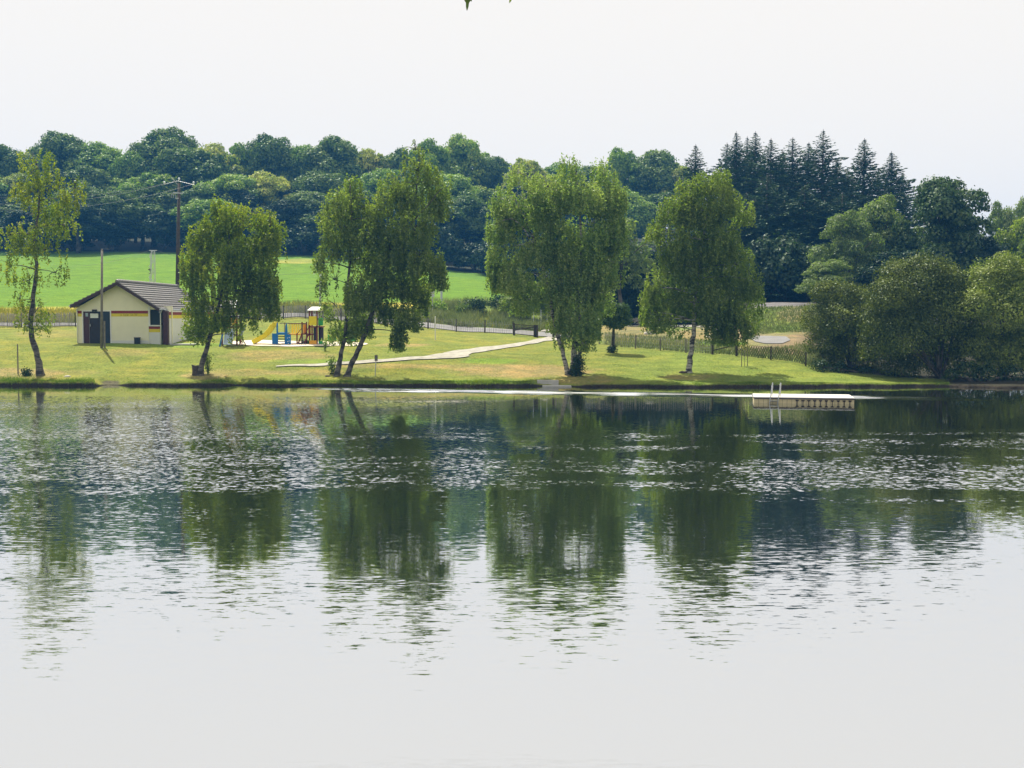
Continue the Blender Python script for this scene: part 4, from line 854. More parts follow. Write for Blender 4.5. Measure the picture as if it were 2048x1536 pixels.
    for i in range(3): 
        q = MB(); q.box(a1 + .05, a2 - .06, Y + .042, Y + .05, z0 + .6 + i * .62, z0 + 1.14 + i * .62); 
        q.build('panel', M['door_brown'], d1)
    q = MB(); q.box(X(172), X(177), Y + .03, Y + .041, Z(633), Z(626)); q.build('notice', M['grey_blue'], d1)
    m2 = MB(); m2.box(a2 + .01, a3, Y + .05, Y + .09, z0, dz); d2 = m2.build('door', M['door_dark'], root); d2['label'] = 'wide dark door leaf with white notice'
    q = MB(); q.box(X(181.5), X(197.5), Y + .03, Y + .049, Z(636), Z(627)); q.build('notice', M['sign_white'], d2)
    q = MB(); q.box(a2 - .012, a2 + .012, Y + .03, Y + .1, z0, dz); q.build('astragal', M['wood_grey'], d2)
    q = MB(); q.box(a2 + .05, a2 + .09, Y - .0, Y + .05, Z(653), Z(648)); q.build('handle', M['galv'], d2)
    m3 = MB(); m3.box(a3 + .01, dr - .021, Y + .05, Y + .09, z0, dz); d3 = m3.build('door', M['door_blue'], root); d3['label'] = 'blue-black door leaf'
    lm = MB(); lm.box(X(187), X(196), Y - .18, Y - .031, Z(622.5), Z(619)); lm.bar((X(188.5), Y - .12, Z(622.5)), (X(188.5), Y - .2, Z(624.5)), .04); lm.bar((X(194.5), Y - .12, Z(622.5)), (X(194.5), Y - .2, Z(624.5)), .04); lm.build('wall_lamp', M['black'], root)
    # roof: two thick tiled slopes in courses
    def slope(xe, ze, nc, name):
        rb = MB(); dx = (xe - xrg) / nc; y0, y1 = Y - .45, Y + D + .3
        for i in range(nc):
            xa, xb = xrg + dx * i, xrg + dx * (i + 1.12); za = zt + .06 + (ze - zt) * i / nc; zb = zt + .06 + (ze - zt) * (i + 1.12) / nc
            rb.prism([(xa, y0, za + .0), (xb, y0, zb + .10), (xb, y0, zb - .03), (xa, y0, za - .05)], (0, y1 - y0, 0))
        # rolls of the tiles
        ny = 52
        for j in range(ny):
            yy = y0 + (j + .5) * (y1 - y0) / ny
            rb.tube([(xrg, yy, zt + .06), (xe, yy, ze + .10)], [.03, .03], 5, True)
        return rb.build(name, M['roof'], root)
    xeL, xeR = X(147), X(323.5); zeL, zeR = Z(612.5), Z(619)
    slope(xeR, zeR, 11, 'roof'); slope(xeL, zeL, 11, 'roof')
    rb = MB(); y = Y - .47
    while y < Y + D + .2: rb.tube([(xrg, y, zt + .10), (xrg, y + .38, zt + .15)], [.12, .14], 8); y += .36
    rb.build('ridge_tiles', M['roof'], root)
    # barge boards and soffit
    bb = MB()
    for (xe, ze) in ((xeL, zeL), (xeR, zeR)):
        bb.prism([(xrg, Y - .5, zt + .06), (xe, Y - .5, ze + .05), (xe, Y - .5, ze - .15), (xrg, Y - .5, zt - .17)] if xe > xrg else [(xe, Y - .5, ze + .05), (xrg, Y - .5, zt + .06), (xrg, Y - .5, zt - .17), (xe, Y - .5, ze - .15)], (0, .045, 0))
    bb.build('barge_board', M['brown_trim'], root)
    so = MB(); so.prism([(xrg, Y - .45, zt - .06), (xeR, Y - .45, zeR - .06), (xeR, Y - .45, zeR - .1), (xrg, Y - .45, zt - .1)], (0, D + .7, 0)); so.prism([(xrg, Y - .45, zt - .06), (xeL, Y - .45, zeL - .06), (xeL, Y - .45, zeL - .1), (xrg, Y - .45, zt - .1)], (0, D + .7, 0)); so.build('soffit', M['brown_trim'], root)
    gt = MB(); gt.tube([(xeR + .06, Y - .48, zeR + .0), (xeR + .06, Y + D, zeR + .0)], [.07, .07], 8); gt.bar((xeL - .05, Y - .48, zeL), (xeL - .05, Y + D, zeL), .06, None, 8); gt.box(xeR - .02, xeR + .0, Y - .45, Y + D, zeR - .25, zeR - .05); gt.build('gutter', M['galv'], root)
    dp = MB(); dp.tube([(xeR + .06, Y - .1, zeR - .02), (X(325), Y - .1, Z(622)), (X(322.8), Y - .1, Z(626)), (X(322.8), Y - .1, z0)], [.035] * 4, 8); dp.build('downpipe', M['white_paint'], root, True)
    dp = MB(); dp.tube([(xeL - .05, Y - .02, zeL - .02), (xl + .0, Y - .06, Z(618)), (xl + .0, Y - .06, z0)], [.035] * 3, 8); dp.build('downpipe', M['white_paint'], root, True)
    # slab
    st = MB(); st.box(X(340), X(390), Y - .05, Y + 3, Z(690.5), Z(688)); st.build('slab', M['concrete'], root)
    b = MB(); bx = X(277); zz = gz(bx, Y - .25); b.box(bx - .17, bx + .17, Y - .42, Y - .08, zz, zz + .42); b.box(bx - .19, bx + .19, Y - .44, Y - .06, zz + .42, zz + .47)
    o = b.build('bin', M['black'], None, origin=(bx, Y - .25, zz)); props(o, 'small black bin standing against the cream gable wall', 'bin')
hut()

# ------------------------------------------------------------------ playground
def play():
    Y = 87.0; k = Y / FPX
    def X(px): return (px - 1024) * k
    def Z(py): return P(600, py, Y).z
    g0 = Z(691) - .15
    root = empty('play_structure', (X(600), Y, gz(X(600), Y)), 'play tower with yellow slide, blue climbing house and white roof on pale sand', 'play structure')
    def part(name, m, fn, par=None, label=None):
        mb = MB(); fn(mb); o = mb.build(name, M[m], par or root)
        if label: o['label'] = label
        return o
    for px in (619.5, 634.5):
        for y in (0, 1.1): part('post', 'play_red', lambda mb: mb.box(X(px) - .05, X(px) + .05, Y + y - .05, Y + y + .05, g0, Z(620)))
    part('roof', 'white_paint', lambda mb: (mb.prism([(X(616.5), Y - .3, Z(621.5)), (X(641), Y - .3, Z(621.5)), (X(643), Y + .55, Z(614.5)), (X(622), Y + .55, Z(614.5))], (0, 0, .04)), mb.prism([(X(622), Y + .55, Z(614.5)), (X(643), Y + .55, Z(614.5)), (X(641), Y + 1.4, Z(621.5)), (X(616.5), Y + 1.4, Z(621.5))], (0, 0, .04)), mb.prism([(X(617.5), Y - .25, Z(621)), (X(622), Y + .55, Z(615)), (X(617.5), Y + 1.35, Z(621))], (.03, 0, 0))))
    part('panel', 'yellow', lambda mb: mb.box(X(619), X(634), Y - .09, Y - .055, Z(650), Z(632.5)), None, 'big golden yellow upper panel')
    part('panel', 'orange', lambda mb: mb.box(X(619), X(633.5), Y - .09, Y - .055, Z(691), Z(681)), None, 'orange lower panel')
    part('panel', 'green', lambda mb: mb.box(X(636.5), X(646), Y + .1, Y + .14, Z(651), Z(636)), None, 'green upper side panel')
    part('panel', 'green', lambda mb: mb.box(X(636.5), X(645), Y + .1, Y + .14, Z(690), Z(682)), None, 'green lower side panel')
    part('panel', 'green', lambda mb: mb.box(X(601), X(617), Y + .3, Y + .34, Z(690), Z(681)), None, 'green panel under the stairs')
    part('panel', 'play_purple', lambda mb: mb.box(X(627), X(633.8), Y + .02, Y + .06, Z(681), Z(655)), None, 'dark purple middle panel')
    def drum(mb):
        mb.tube([(X(641), Y + .3, Z(681)), (X(641), Y + .3, Z(655))], [.19, .19], 12)
    part('panel', 'play_purple', drum, None, 'dark round tube panel')
    part('deck', 'play_red', lambda mb: mb.box(X(617), X(645), Y - .05, Y + 1.15, Z(655), Z(652.5)))
    part('deck', 'play_red', lambda mb: mb.box(X(617), X(627), Y - .05, Y + 1.15, Z(670), Z(667.5)))
    # stairs tower
    for px in (603.5, 612.5): part('post', 'play_red', lambda mb: mb.box(X(px) - .045, X(px) + .045, Y + .2, Y + .29, g0, Z(644)))
    part('rail', 'play_red', lambda mb: (mb.beam((X(594), Y + .1, Z(668)), (X(603), Y + .1, Z(657)), .05, .05), mb.beam((X(610), Y + .1, Z(668)), (X(619), Y + .1, Z(652)), .05, .05), mb.beam((X(603), Y + .25, Z(647.5)), (X(613), Y + .25, Z(647.5)), .06, .09)))
    part('post', 'play_red', lambda mb: mb.box(X(592.6), X(595), Y + .05, Y + .13, g0, Z(667)))
    part('stringer', 'play_red', lambda mb: (mb.beam((X(596), Y, Z(688)), (X(604), Y, Z(669)), .05, .1), mb.beam((X(608), Y, Z(688)), (X(617), Y, Z(669)), .05, .1)))
    def treads(mb):
        for i in range(5):
            t = i / 5; xa = X(597.2 + t * 7); mb.box(xa, xa + .42, Y - .02, Y + .5, Z(686 - 17 * t) - .02, Z(686 - 17 * t) + .02)
    part('treads', 'wood_grey', treads)
    part('deck', 'play_red', lambda mb: mb.box(X(601.5), X(617), Y + .1, Y + .9, Z(669.5), Z(667)))
    part('panel', 'orange', lambda mb: mb.box(X(604.5), X(611.5), Y + .5, Y + .54, Z(667), Z(649)), None, 'amber back panel above the stairs')
    part('panel', 'orange', lambda mb: mb.box(X(614), X(619), Y + .6, Y + .64, Z(672), Z(645)), None, 'amber strip panel beside the tower')
    # rope bridge with yellow bars
    for i in range(13):
        x, yy = (X(578.5 + i * 3.7), Y + .1) if i < 7 else (X(580 + (i - 7) * 3.9), Y + 1.0)
        part('bar', 'yellow', lambda mb: mb.bar((x, yy, Z(667)), (x, yy, Z(648)), .025))
    part('deck', 'orange', lambda mb: mb.box(X(577), X(603), Y + .1, Y + 1.0, Z(670), Z(667.5)))
    part('rail', 'play_red', lambda mb: (mb.beam((X(577), Y + .1, Z(647.5)), (X(604), Y + .1, Z(647.5)), .05, .06), mb.beam((X(577), Y + 1, Z(647.5)), (X(604), Y + 1, Z(647.5)), .05, .06)))
    # blue climbing house
    part('panel', 'blue', lambda mb: mb.box(X(545), X(554), Y - .12, Y - .06, Z(690), Z(667)), None, 'dark blue left side panel')
    part('panel', 'blue', lambda mb: mb.prism([(X(554), Y - .14, Z(690)), (X(557), Y - .14, Z(690)), (X(557), Y - .14, Z(648)), (X(555), Y - .14, Z(645)), (X(554), Y - .14, Z(648))], (0, .07, 0)))
    part('panel', 'blue', lambda mb: mb.prism([(X(570), Y - .14, Z(690)), (X(573.5), Y - .14, Z(690)), (X(576), Y - .14, Z(662)), (X(574.5), Y - .14, Z(646)), (X(572), Y - .14, Z(650))], (0, .07, 0)))
    def spotted(mb): mb.box(X(573.5), X(582.5), Y - .12, Y - .06, Z(691), Z(669))
    pn = part('panel', 'blue', spotted, None, 'blue right panel with white round holes')
    def dots(mb):
        for (a, b2) in ((576, 676), (579.5, 675), (576, 683), (579, 682), (577.5, 687)): mb.bar((X(a), Y - .125, Z(b2)), (X(a), Y - .118, Z(b2)), .035, None, 10)
    part('hole', 'sign_white', dots, pn)
    part('deck', 'blue', lambda mb: mb.box(X(555), X(575), Y - .1, Y + 1.1, Z(669.5), Z(665)))
    def rungs(mb):
        for yy in (673, 678, 683, 688): mb.box(X(557), X(570.5), Y - .12, Y - .08, Z(yy + .8), Z(yy - .8))
    part('rungs', 'black', rungs)
    part('post', 'play_red', lambda mb: mb.box(X(564.6), X(565.6), Y + .9, Y + .96, g0, Z(645)))
    part('rail', 'wood_grey', lambda mb: mb.beam((X(555), Y + 1, Z(647)), (X(574), Y + 1, Z(647)), .04, .05))
    # slide
    def slide(mb):
        pr = [(552, 650), (546, 652), (540, 662), (532, 671), (518, 680), (508, 686)]
        pts = [Vector((X(a), Y + .3 - .1 * i, Z(b2))) for i, (a, b2) in enumerate(pr)]
        for sd2 in (-.32, .32):
            for a, b2 in zip(pts[:-1], pts[1:]): mb.beam(a + Vector((0, sd2, .06)), b2 + Vector((0, sd2, .06)), .06, .30)
        for a, b2 in zip(pts[:-1], pts[1:]): mb.beam(a, b2, .6, .05)
    part('slide', 'yellow', slide, None, 'bright yellow double-edged slide')
    part('post', 'wood_grey', lambda mb: mb.box(X(551), X(552.5), Y + .7, Y + .76, g0, Z(644)))
    part('hoop', 'yellow', lambda mb: mb.tube([(X(546), Y - .1, Z(651)), (X(547.5), Y - .1, Z(644)), (X(551), Y - .1, Z(642)), (X(554.5), Y - .1, Z(645)), (X(555), Y - .1, Z(651))], [.03] * 5, 6))
    # second, mostly hidden structure at the left
    root = empty('play_structure', (X(465), Y - 1, gz(X(465), Y - 1)), 'second play tower with white roof, half hidden behind the drooping birch', 'play structure')
    Y2 = Y - 1
    def part2(name, m, fn, label=None):
        mb = MB(); fn(mb); o = mb.build(name, M[m], root)
        if label: o['label'] = label
    for px in (451, 480):
        for y in (0, 1.2): part2('post', 'play_red', lambda mb: mb.box(X(px) - .05, X(px) + .05, Y2 + y, Y2 + y + .1, g0, Z(614)))
    part2('roof', 'white_paint', lambda mb: (mb.prism([(X(446), Y2 - .3, Z(616)), (X(484), Y2 - .3, Z(616)), (X(478), Y2 + .6, Z(602)), (X(452), Y2 + .6, Z(602))], (0, 0, .04)), mb.prism([(X(452), Y2 + .6, Z(602)), (X(478), Y2 + .6, Z(602)), (X(484), Y2 + 1.5, Z(616)), (X(446), Y2 + 1.5, Z(616))], (0, 0, .04))))
    part2('panel', 'orange', lambda mb: mb.box(X(452), X(479), Y2 - .04, Y2 - .0, Z(650), Z(636)))
    part2('deck', 'play_red', lambda mb: mb.box(X(449), X(482), Y2 - .05, Y2 + 1.3, Z(656), Z(652)))
    part2('slide', 'grey_blue', lambda mb: (mb.beam((X(468), Y2 - .1, Z(658)), (X(469), Y2 - 1.1, Z(688)), .55, .05), mb.beam((X(460), Y2 - .1, Z(658)), (X(461), Y2 - 1.1, Z(688)), .05, .16), mb.beam((X(476), Y2 - .1, Z(658)), (X(477), Y2 - 1.1, Z(688)), .05, .16)))
    part2('post', 'blue', lambda mb: mb.beam((X(449), Y2 - .4, Z(692)), (X(455), Y2 - .4, Z(668)), .1, .1))
    part2('panel', 'play_red', lambda mb: mb.prism([(X(478), Y2 - .1, Z(682)), (X(487), Y2 - .1, Z(680)), (X(487), Y2 - .1, Z(668)), (X(483), Y2 - .1, Z(670))], (0, .05, 0)))
    part2('bar', 'grey_blue', lambda mb: mb.bar((X(497), Y2 + .2, Z(650)), (X(486), Y2 + .2, Z(672)), .09))
    part2('bar', 'wood_grey', lambda mb: (mb.bar((X(486), Y2, Z(662)), (X(486), Y2, g0), .04), mb.bar((X(486), Y2, Z(668)), (X(498), Y2, g0 + .2), .04)))
    # spring rider
    b = hit(703, 688); r2 = empty('spring_rider', b, 'bright green spring rider toy at the right end of the sand', 'toy'); y = b.y
    mb = MB(); sp = [(b.x + .07 * math.cos(i * .9), y + .07 * math.sin(i * .9), b.z + i * .012) for i in range(22)]; mb.tube(sp, [.018] * 22, 5); mb.build('spring', M['black'], r2)
    mb = MB(); 
    for yy in (-.16, .13): mb.prism([(b.x - .35, y + yy, b.z + .25), (b.x + .3, y + yy, b.z + .22), (b.x + .42, y + yy, b.z + .42), (b.x + .2, y + yy, b.z + .45), (b.x + .0, y + yy, b.z + .36), (b.x - .2, y + yy, b.z + .7), (b.x - .42, y + yy, b.z + .75), (b.x - .3, y + yy, b.z + .45)], (0, .03, 0))
    mb.build('side_panel', M['green'], r2)
    mb = MB(); mb.box(b.x - .1, b.x + .2, y - .13, y + .13, b.z + .3, b.z + .35); mb.bar((b.x - .22, y - .25, b.z + .58), (b.x - .22, y + .25, b.z + .58), .02); mb.build('seat', M['black'], r2)
    b = hit(664, 690); r3 = empty('spring_rider', b, 'green playground toy hidden behind the left twin birch', 'toy'); mb = MB(); mb.tube([(b.x, b.y, b.z), (b.x, b.y, b.z + .3)], [.05, .05]); mb.build('spring', M['black'], r3)
    mb = MB(); mb.prism([(b.x - .3, b.y - .03, b.z + .3), (b.x + .3, b.y - .03, b.z + .3), (b.x + .3, b.y - .03, b.z + .65), (b.x, b.y - .03, b.z + .5), (b.x - .3, b.y - .03, b.z + .8)], (0, .06, 0)); mb.build('side_panel', M['green'], r3)
play()

# ------------------------------------------------------------------ fences
def fence(pts, h, label, step=2.1, pick=True, pw=.028, gap=.085, group=None, postm='wood_dark', wires=()):
    """pts: image points on the ground line"""
    q = []
    for (px, _) in pts:
        Y = float(np.interp(px, FENCE[:, 0], FENCE[:, 1])); q.append((at_px(px, Y), Y))
    q = np.array(q); seg = np.hypot(*np.diff(q, axis=0).T); d = np.concatenate([[0], np.cumsum(seg)])
    def at(s_): x = np.interp(s_, d, q[:, 0]); y = np.interp(s_, d, q[:, 1]); return x, y, gz(x, y)
    x, y, z = at(0); root = empty('fence', (x, y, z), label, 'fence', group)
    npst = max(2, int(round(d[-1] / step)) + 1)
    for i in range(npst):
        x, y, z = at(d[-1] * i / (npst - 1)); hh = h * random.uniform(1.02, 1.12)
        mb = MB(); lx, ly = random.uniform(-.04, .04), random.uniform(-.03, .03); mb.tube([(x, y, z - .2), (x + lx, y + ly, z + hh)], [.055, .05], 8); mb.build('post', M[postm], root)
    if pick:
        n = int(d[-1] / gap); S_ = np.arange(n) * gap + R.normal(0, .012, n); X_ = np.interp(S_, d, q[:, 0]); Y_ = np.interp(S_, d, q[:, 1]) - .06; Z_ = G(X_, Y_)
        hh = h * R.uniform(.92, 1.04, n); lean = R.normal(0, .02, n); V = []; F = []
        w2 = pw / 2 * R.uniform(.7, 1.4, n); t = .009
        for (a, b_, sy, sz) in ((-1, 0, -1, 0), (1, 0, -1, 0), (1, 0, 1, 0), (-1, 0, 1, 0), (-1, 1, -1, 1), (1, 1, -1, 1), (1, 1, 1, 1), (-1, 1, 1, 1)):
            V.append(np.stack([X_ + a * w2 + b_ * lean * hh, Y_ + sy * t, Z_ + .03 + sz * hh], 1))
        V = np.stack(V, 1).reshape(-1, 3)
        base = (np.arange(n) * 8)[:, None, None]; fc = np.array([[0, 1, 5, 4], [1, 2, 6, 5], [2, 3, 7, 6], [3, 0, 4, 7], [4, 5, 6, 7]])[None]
        F = (base + fc).reshape(-1, 4); link('palings', npmesh('palings', V, F, M['wood_paling'], tuple(root.location)), root)
    for f_ in wires:
        k_ = int(d[-1] / .5) + 2; P3 = []
        for s_ in np.linspace(0, d[-1], k_): x, y, z = at(s_); P3.append((x, y - .07, z + h * f_))
        mb = MB(); mb.tube(P3, [.006] * k_, 4, False); mb.build('wire', M['wire'], root)
    return root
fence([(-120, 0), (152, 0)], 1.12, 'grey paling fence left of the bathing hut', gap=.07, wires=(.3, .8), group='paling fences along the lane')
fence([(325, 0), (380, 0), (520, 0), (600, 0), (700, 0), (800, 0)], 1.1, 'grey paling fence behind the playground and twin birches', gap=.07, wires=(.3, .8), group='paling fences along the lane')
fence([(800, 0), (900, 0), (975, 0), (1027, 0)], 1.0, 'thin open paling fence between the twin birches and the gate', step=2.6, gap=.16, pw=.022, wires=(.3, .8))
fence([(1112, 0), (1180, 0), (1240, 0), (1330, 0), (1424, 0)], .95, 'thin wire and stake fence right of the clipped tree', step=2.2, gap=.19, pw=.02, wires=(.25, .5, .85), postm='wood_grey')
def gate():
    Y = 100.2; x0, x1 = at_px(1028, Y), at_px(1070, Y); z = gz(x1, Y); root = empty('gate', (x1, Y, z), 'closed timber and wire gate with a diagonal brace at the top of the path', 'gate')
    for px, r in ((1028, .09), (1069, .08), (1073.5, .12)):
        x = at_px(px, Y); mb = MB(); mb.tube([(x, Y, gz(x, Y) - .2), (x, Y, gz(x, Y) + 1.02)], [r, r * .95], 8); mb.build('post', M['wood_dark'], root)
    z0, z1 = gz(x0, Y), gz(x1, Y)
    mb = MB(); mb.beam((x0, Y - .05, z0 + .92), (x1, Y - .05, z1 + .92), .05, .05); mb.beam((x0, Y - .05, z0 + .12), (x1, Y - .05, z1 + .12), .05, .05); mb.beam((x0, Y - .1, z0 + .42), (x1, Y - .1, z1 + .85), .05, .09); mb.build('frame', M['wood_dark'], root)
    mb = MB()
    for i in range(16): x = x0 + (x1 - x0) * (i + .5) / 16; zz = z0 + (z1 - z0) * (i + .5) / 16; mb.box(x - .011, x + .011, Y - .04, Y - .02, zz + .08, zz + .98)
    mb.build('palings', M['wood_paling'], root)
    x = at_px(1107, 100); mb = MB(); mb.tube([(x, 100, gz(x, 100) - .1), (x, 100, gz(x, 100) + 1)], [.1, .09], 8)
    o = mb.build('gate_post', M['wood_dark'], None, origin=(x, 100, gz(x, 100))); props(o, 'dark gate post at the right side of the path opening', 'post')
gate()
def brace_gate():
    fe = lambda px: float(np.interp(px, FENCE[:, 0], FENCE[:, 1]))
    a, b = (at_px(1426, fe(1426)), fe(1426)), (at_px(1472, fe(1472)), fe(1472)); za, zb = gz(*a), gz(*b)
    root = empty('gate', (a[0], a[1], za), 'small wire side gate with a sloping rail, joined to the lattice fence', 'gate')
    for (p, z) in ((a, za), (b, zb)):
        mb = MB(); mb.tube([(p[0], p[1], z - .2), (p[0], p[1], z + .85)], [.05, .05], 8); mb.build('post', M['wood_dark'], root)
    mb = MB(); mb.beam((a[0], a[1] - .05, za + .28), (b[0], b[1] - .05, zb + .78), .05, .07); mb.build('brace', M['wood_dark'], root)
    mb = MB()
    for i in range(9): t = (i + .5) / 9; mb.tube([(a[0] + (b[0] - a[0]) * t, a[1] + (b[1] - a[1]) * t, za + (zb - za) * t + .03), (a[0] + (b[0] - a[0]) * t, a[1] + (b[1] - a[1]) * t, za + (zb - za) * t + .8)], [.008, .008], 4)
    mb.build('wires', M['wood_dark'], root)
    # lattice fence
    p = [(px, at_px(px, fe(px)), fe(px)) for px in (1474, 1542, 1612)]; z = gz(p[0][1], p[0][2])
    root = empty('lattice_fence', (p[0][1], p[0][2], z), 'dark diamond lattice fence ending at the round bushes', 'fence')
    for (_, x, y) in p:
        z = gz(x, y); mb = MB(); mb.tube([(x, y, z - .2), (x, y, z + .93)], [.05, .05], 8); mb.build('post', M['wood_dark'], root)
    mb = MB(); hh = .85; A0 = np.array(p[0][1:]); A1 = np.array(p[2][1:]); L_ = np.hypot(*(A1 - A0)); st = .19; nn = int(L_ / st)
    def at(s_): t = min(max(s_ / L_, 0), 1); q = A0 + (A1 - A0) * t; return Vector((q[0], q[1] - .06, gz(q[0], q[1]) + .05))
    for i in range(-4, nn + 1):
        for sg in (1, -1):
            s0, s1 = (i * st, i * st + hh * .62) if sg == 1 else (i * st + hh * .62, i * st)
            h0, h1 = 0, hh
            lo, hi = 0, L_
            def clip(s0, h0, s1, h1):
                if s0 > s1: s0, h0, s1, h1 = s1, h1, s0, h0
                if s1 <= 0 or s0 >= L_: return None
                if s0 < 0: t = -s0 / (s1 - s0); h0 = h0 + (h1 - h0) * t; s0 = 0
                if s1 > L_: t = (L_ - s0) / (s1 - s0); h1 = h0 + (h1 - h0) * t; s1 = L_
                return s0, h0, s1, h1
            c_ = clip(s0, h0, s1, h1)
            if c_ is None or c_[2] - c_[0] < .05: continue
            a_, b_ = at(c_[0]), at(c_[2]); a_.z += c_[1]; b_.z += c_[3]; a_.y -= .02 * sg; b_.y -= .02 * sg; mb.beam(a_, b_, .012, .024)
    mb.build('lattice', M['wood_dark'], root)
brace_gate()

# ------------------------------------------------------------------ poles, wires, signs
def one(name, mbf, m, at, label, cat, group=None):
    mb = MB(); mbf(mb); o = mb.build(name, M[m], None, origin=at); props(o, label, cat, group); return o
def bare_pole():
    b = hit(203, 696); t = P(204, 500, b.y); root = empty('wooden_pole', b, 'bare grey wooden pole standing in front of the bathing hut door', 'pole')
    mb = MB(); mb.tube([b - Vector((0, 0, .3)), t], [.10, .07], 10); mb.tube([t, t + Vector((0, 0, .06))], [.08, .03], 10); mb.build('shaft', M['wood_grey'], root, True)
    mb = MB(); e = P(208.5, 642, b.y); mb.tube([Vector((e.x - .02, b.y + .02, b.z - .2)), Vector((e.x, b.y + .02, e.z))], [.07, .065], 8); mb.build('splint_stake', M['wood_grey'], root)
bare_pole()
def utility_pole():
    Y = 102; k = Y / FPX; x = at_px(354, Y); b = Vector((x, Y, gz(x, Y))); root = empty('utility_pole', b, 'tall dark wooden power line pole rising behind the bathing hut', 'utility pole')
    W = lambda px, py: P(px, py, Y)
    mb = MB(); mb.tube([b - Vector((0, 0, .5)), W(358, 366)], [.2, .12], 10); mb.build('pole', M['wood_dark'], root, True)
    mb = MB(); mb.tube([W(343, 355), W(355, 369)], [.035, .035], 6); mb.tube([W(328, 369), W(356, 362), W(389, 370)], [.022] * 3, 6); mb.build('crossarm', M['galv'], root)
    for (px, py) in ((329, 365), (358.5, 358), (387.5, 365.5)):
        mb = MB(); c_ = W(px, py); mb.tube([c_ + Vector((0, -.05, -.13)), c_ + Vector((0, -.05, 0)), c_ + Vector((0, -.05, .06)), c_ + Vector((0, -.05, .1))], [.05, .085, .08, .03], 9); mb.build('insulator', M['porcelain'], root, True)
    mb = MB(); mb.box(W(341, 0).x, W(352, 0).x, Y - .25, Y + .25, W(0, 387.5).z, W(0, 385).z); mb.box(W(352, 0).x, W(361, 0).x, Y - .3, Y - .14, W(0, 388).z, W(0, 386).z); mb.box(W(346, 0).x, W(352, 0).x, Y - .2, Y + .2, W(0, 398).z, W(0, 396).z)
    for px in (343, 347, 351): mb.bar(W(px, 396), W(px, 387.5), .025)
    mb.build('switch_gear', M['galv'], root)
    # conductors
    def wire(a, b2, sag, label, r=.007):
        n = 24; pts = [a.lerp(b2, i / n) - Vector((0, 0, sag * 4 * (i / n) * (1 - i / n))) for i in range(n + 1)]; mb = MB(); mb.tube(pts, [r] * (n + 1), 4, False)
        o = mb.build('power_line', M['wire'], None, origin=tuple(a)); props(o, label, 'power line', 'wires of the overhead line'); 
    wire(W(329, 368), P(-190, 395, 90), 1.0, 'upper overhead wire running left from the utility pole')
    wire(W(387, 368), P(-150, 410, 88), 1.1, 'lower overhead wire running left from the utility pole')
    wire(W(358, 361), P(-190, 372, 110), 1.3, 'thin middle overhead wire behind the left birch')
utility_pole()
def light_pylon():
    Y = 112; x = at_px(305.5, Y); b = Vector((x, Y, gz(x, Y) - .1)); root = empty('lattice_pylon', b, 'pale grey lattice electricity mast behind the hut ridge', 'pylon')
    t = P(306, 502, Y); mb = MB(); w0, w1 = .28, .13
    for sx in (-1, 1):
        for sy in (-1, 1): mb.tube([(x + sx * w0, Y + sy * w0, b.z), (t.x + sx * w1, Y + sy * w1, t.z)], [.035, .03], 5)
    n = 12
    for i in range(n):
        for sy in (-1, 1):
            a, c_ = i / n, (i + 1) / n; wa, wc = w0 + (w1 - w0) * a, w0 + (w1 - w0) * c_; s_ = 1 if i % 2 else -1
            mb.bar((x - s_ * wa, Y + sy * wa, b.z + (t.z - b.z) * a), (x + s_ * wc, Y + sy * wc, b.z + (t.z - b.z) * c_), .022)
    mb.build('mast', M['concrete_pole'], root)
    mb = MB(); mb.beam((t.x - .35, Y, t.z + .05), (t.x + .35, Y, t.z + .05), .08, .08); mb.build('crossarm', M['concrete_pole'], root)
    mb = MB(); c_ = P(299, 543, Y)
    for i in range(6): mb.tube([c_ + Vector((random.uniform(-.1, .1), -.3, random.uniform(-.3, .3))), c_ + Vector((.2, -.3, random.uniform(-.3, .3)))], [.03, .02], 5)
    mb.build('bracket', M['wood_dark'], root)
    def wire(a, b2, sag, label):
        n = 20; pts = [a.lerp(b2, i / n) - Vector((0, 0, sag * 4 * (i / n) * (1 - i / n))) for i in range(n + 1)]; mb = MB(); mb.tube(pts, [.009] * (n + 1), 4, False)
        o = mb.build('power_line', M['wire'], None, origin=tuple(a)); props(o, label, 'power line', 'wires of the lattice mast')
    wire(t + Vector((-.3, 0, .08)), P(100, 530, 120), .6, 'thin wire sagging left from the lattice mast')
    wire(t + Vector((.3, 0, .08)), P(640, 545, 118), .9, 'thin wire sagging right from the lattice mast')
light_pylon()
def pole(px, yt, Y, r, m, label, name='pole', r2=None, cat='pole'):
    x = at_px(px, Y); z = gz(x, Y); t = P(px, yt, Y); return one(name, lambda mb: (mb.tube([(x, Y, z - .2), (x, Y, z), (t.x, Y, t.z)], [r, r, r2 or r * .8], 9), mb.tube([(t.x, Y, t.z), (t.x, Y, t.z + .03)], [r * .85, r * .3], 9)), m, (x, Y, z), label, cat)
pole(641, 540, 118, .11, 'concrete_pole', 'pale concrete pole beside the left twin birch, in the field', 'concrete_pole')
pole(883, 566, 116, .12, 'concrete_pole', 'pale concrete pole right of the twin birches, above the rough bank', 'concrete_pole')
b = hit(870, 680); pole(870.5, 633, b.y, .045, 'white_paint', 'thin white post on the lawn in front of the open paling fence', 'white_post')
b = hit(34, 748); pole(35, 689, b.y, .045, 'wood_grey', 'thin wooden stake on the lawn left of the left birch', 'wooden_stake')
for px, yt, Y, lab in ((1082, 606, 108, 'left'), (1067, 612, 108, 'middle'), (1094, 612, 108, 'right')):
    pole(px, 620, Y, .03, 'concrete_pole', 'thin pale netting post beyond the gate, ' + {'left': 'between its two neighbours', 'middle': 'leftmost of the three', 'right': 'rightmost of the three'}[lab], 'netting_post')
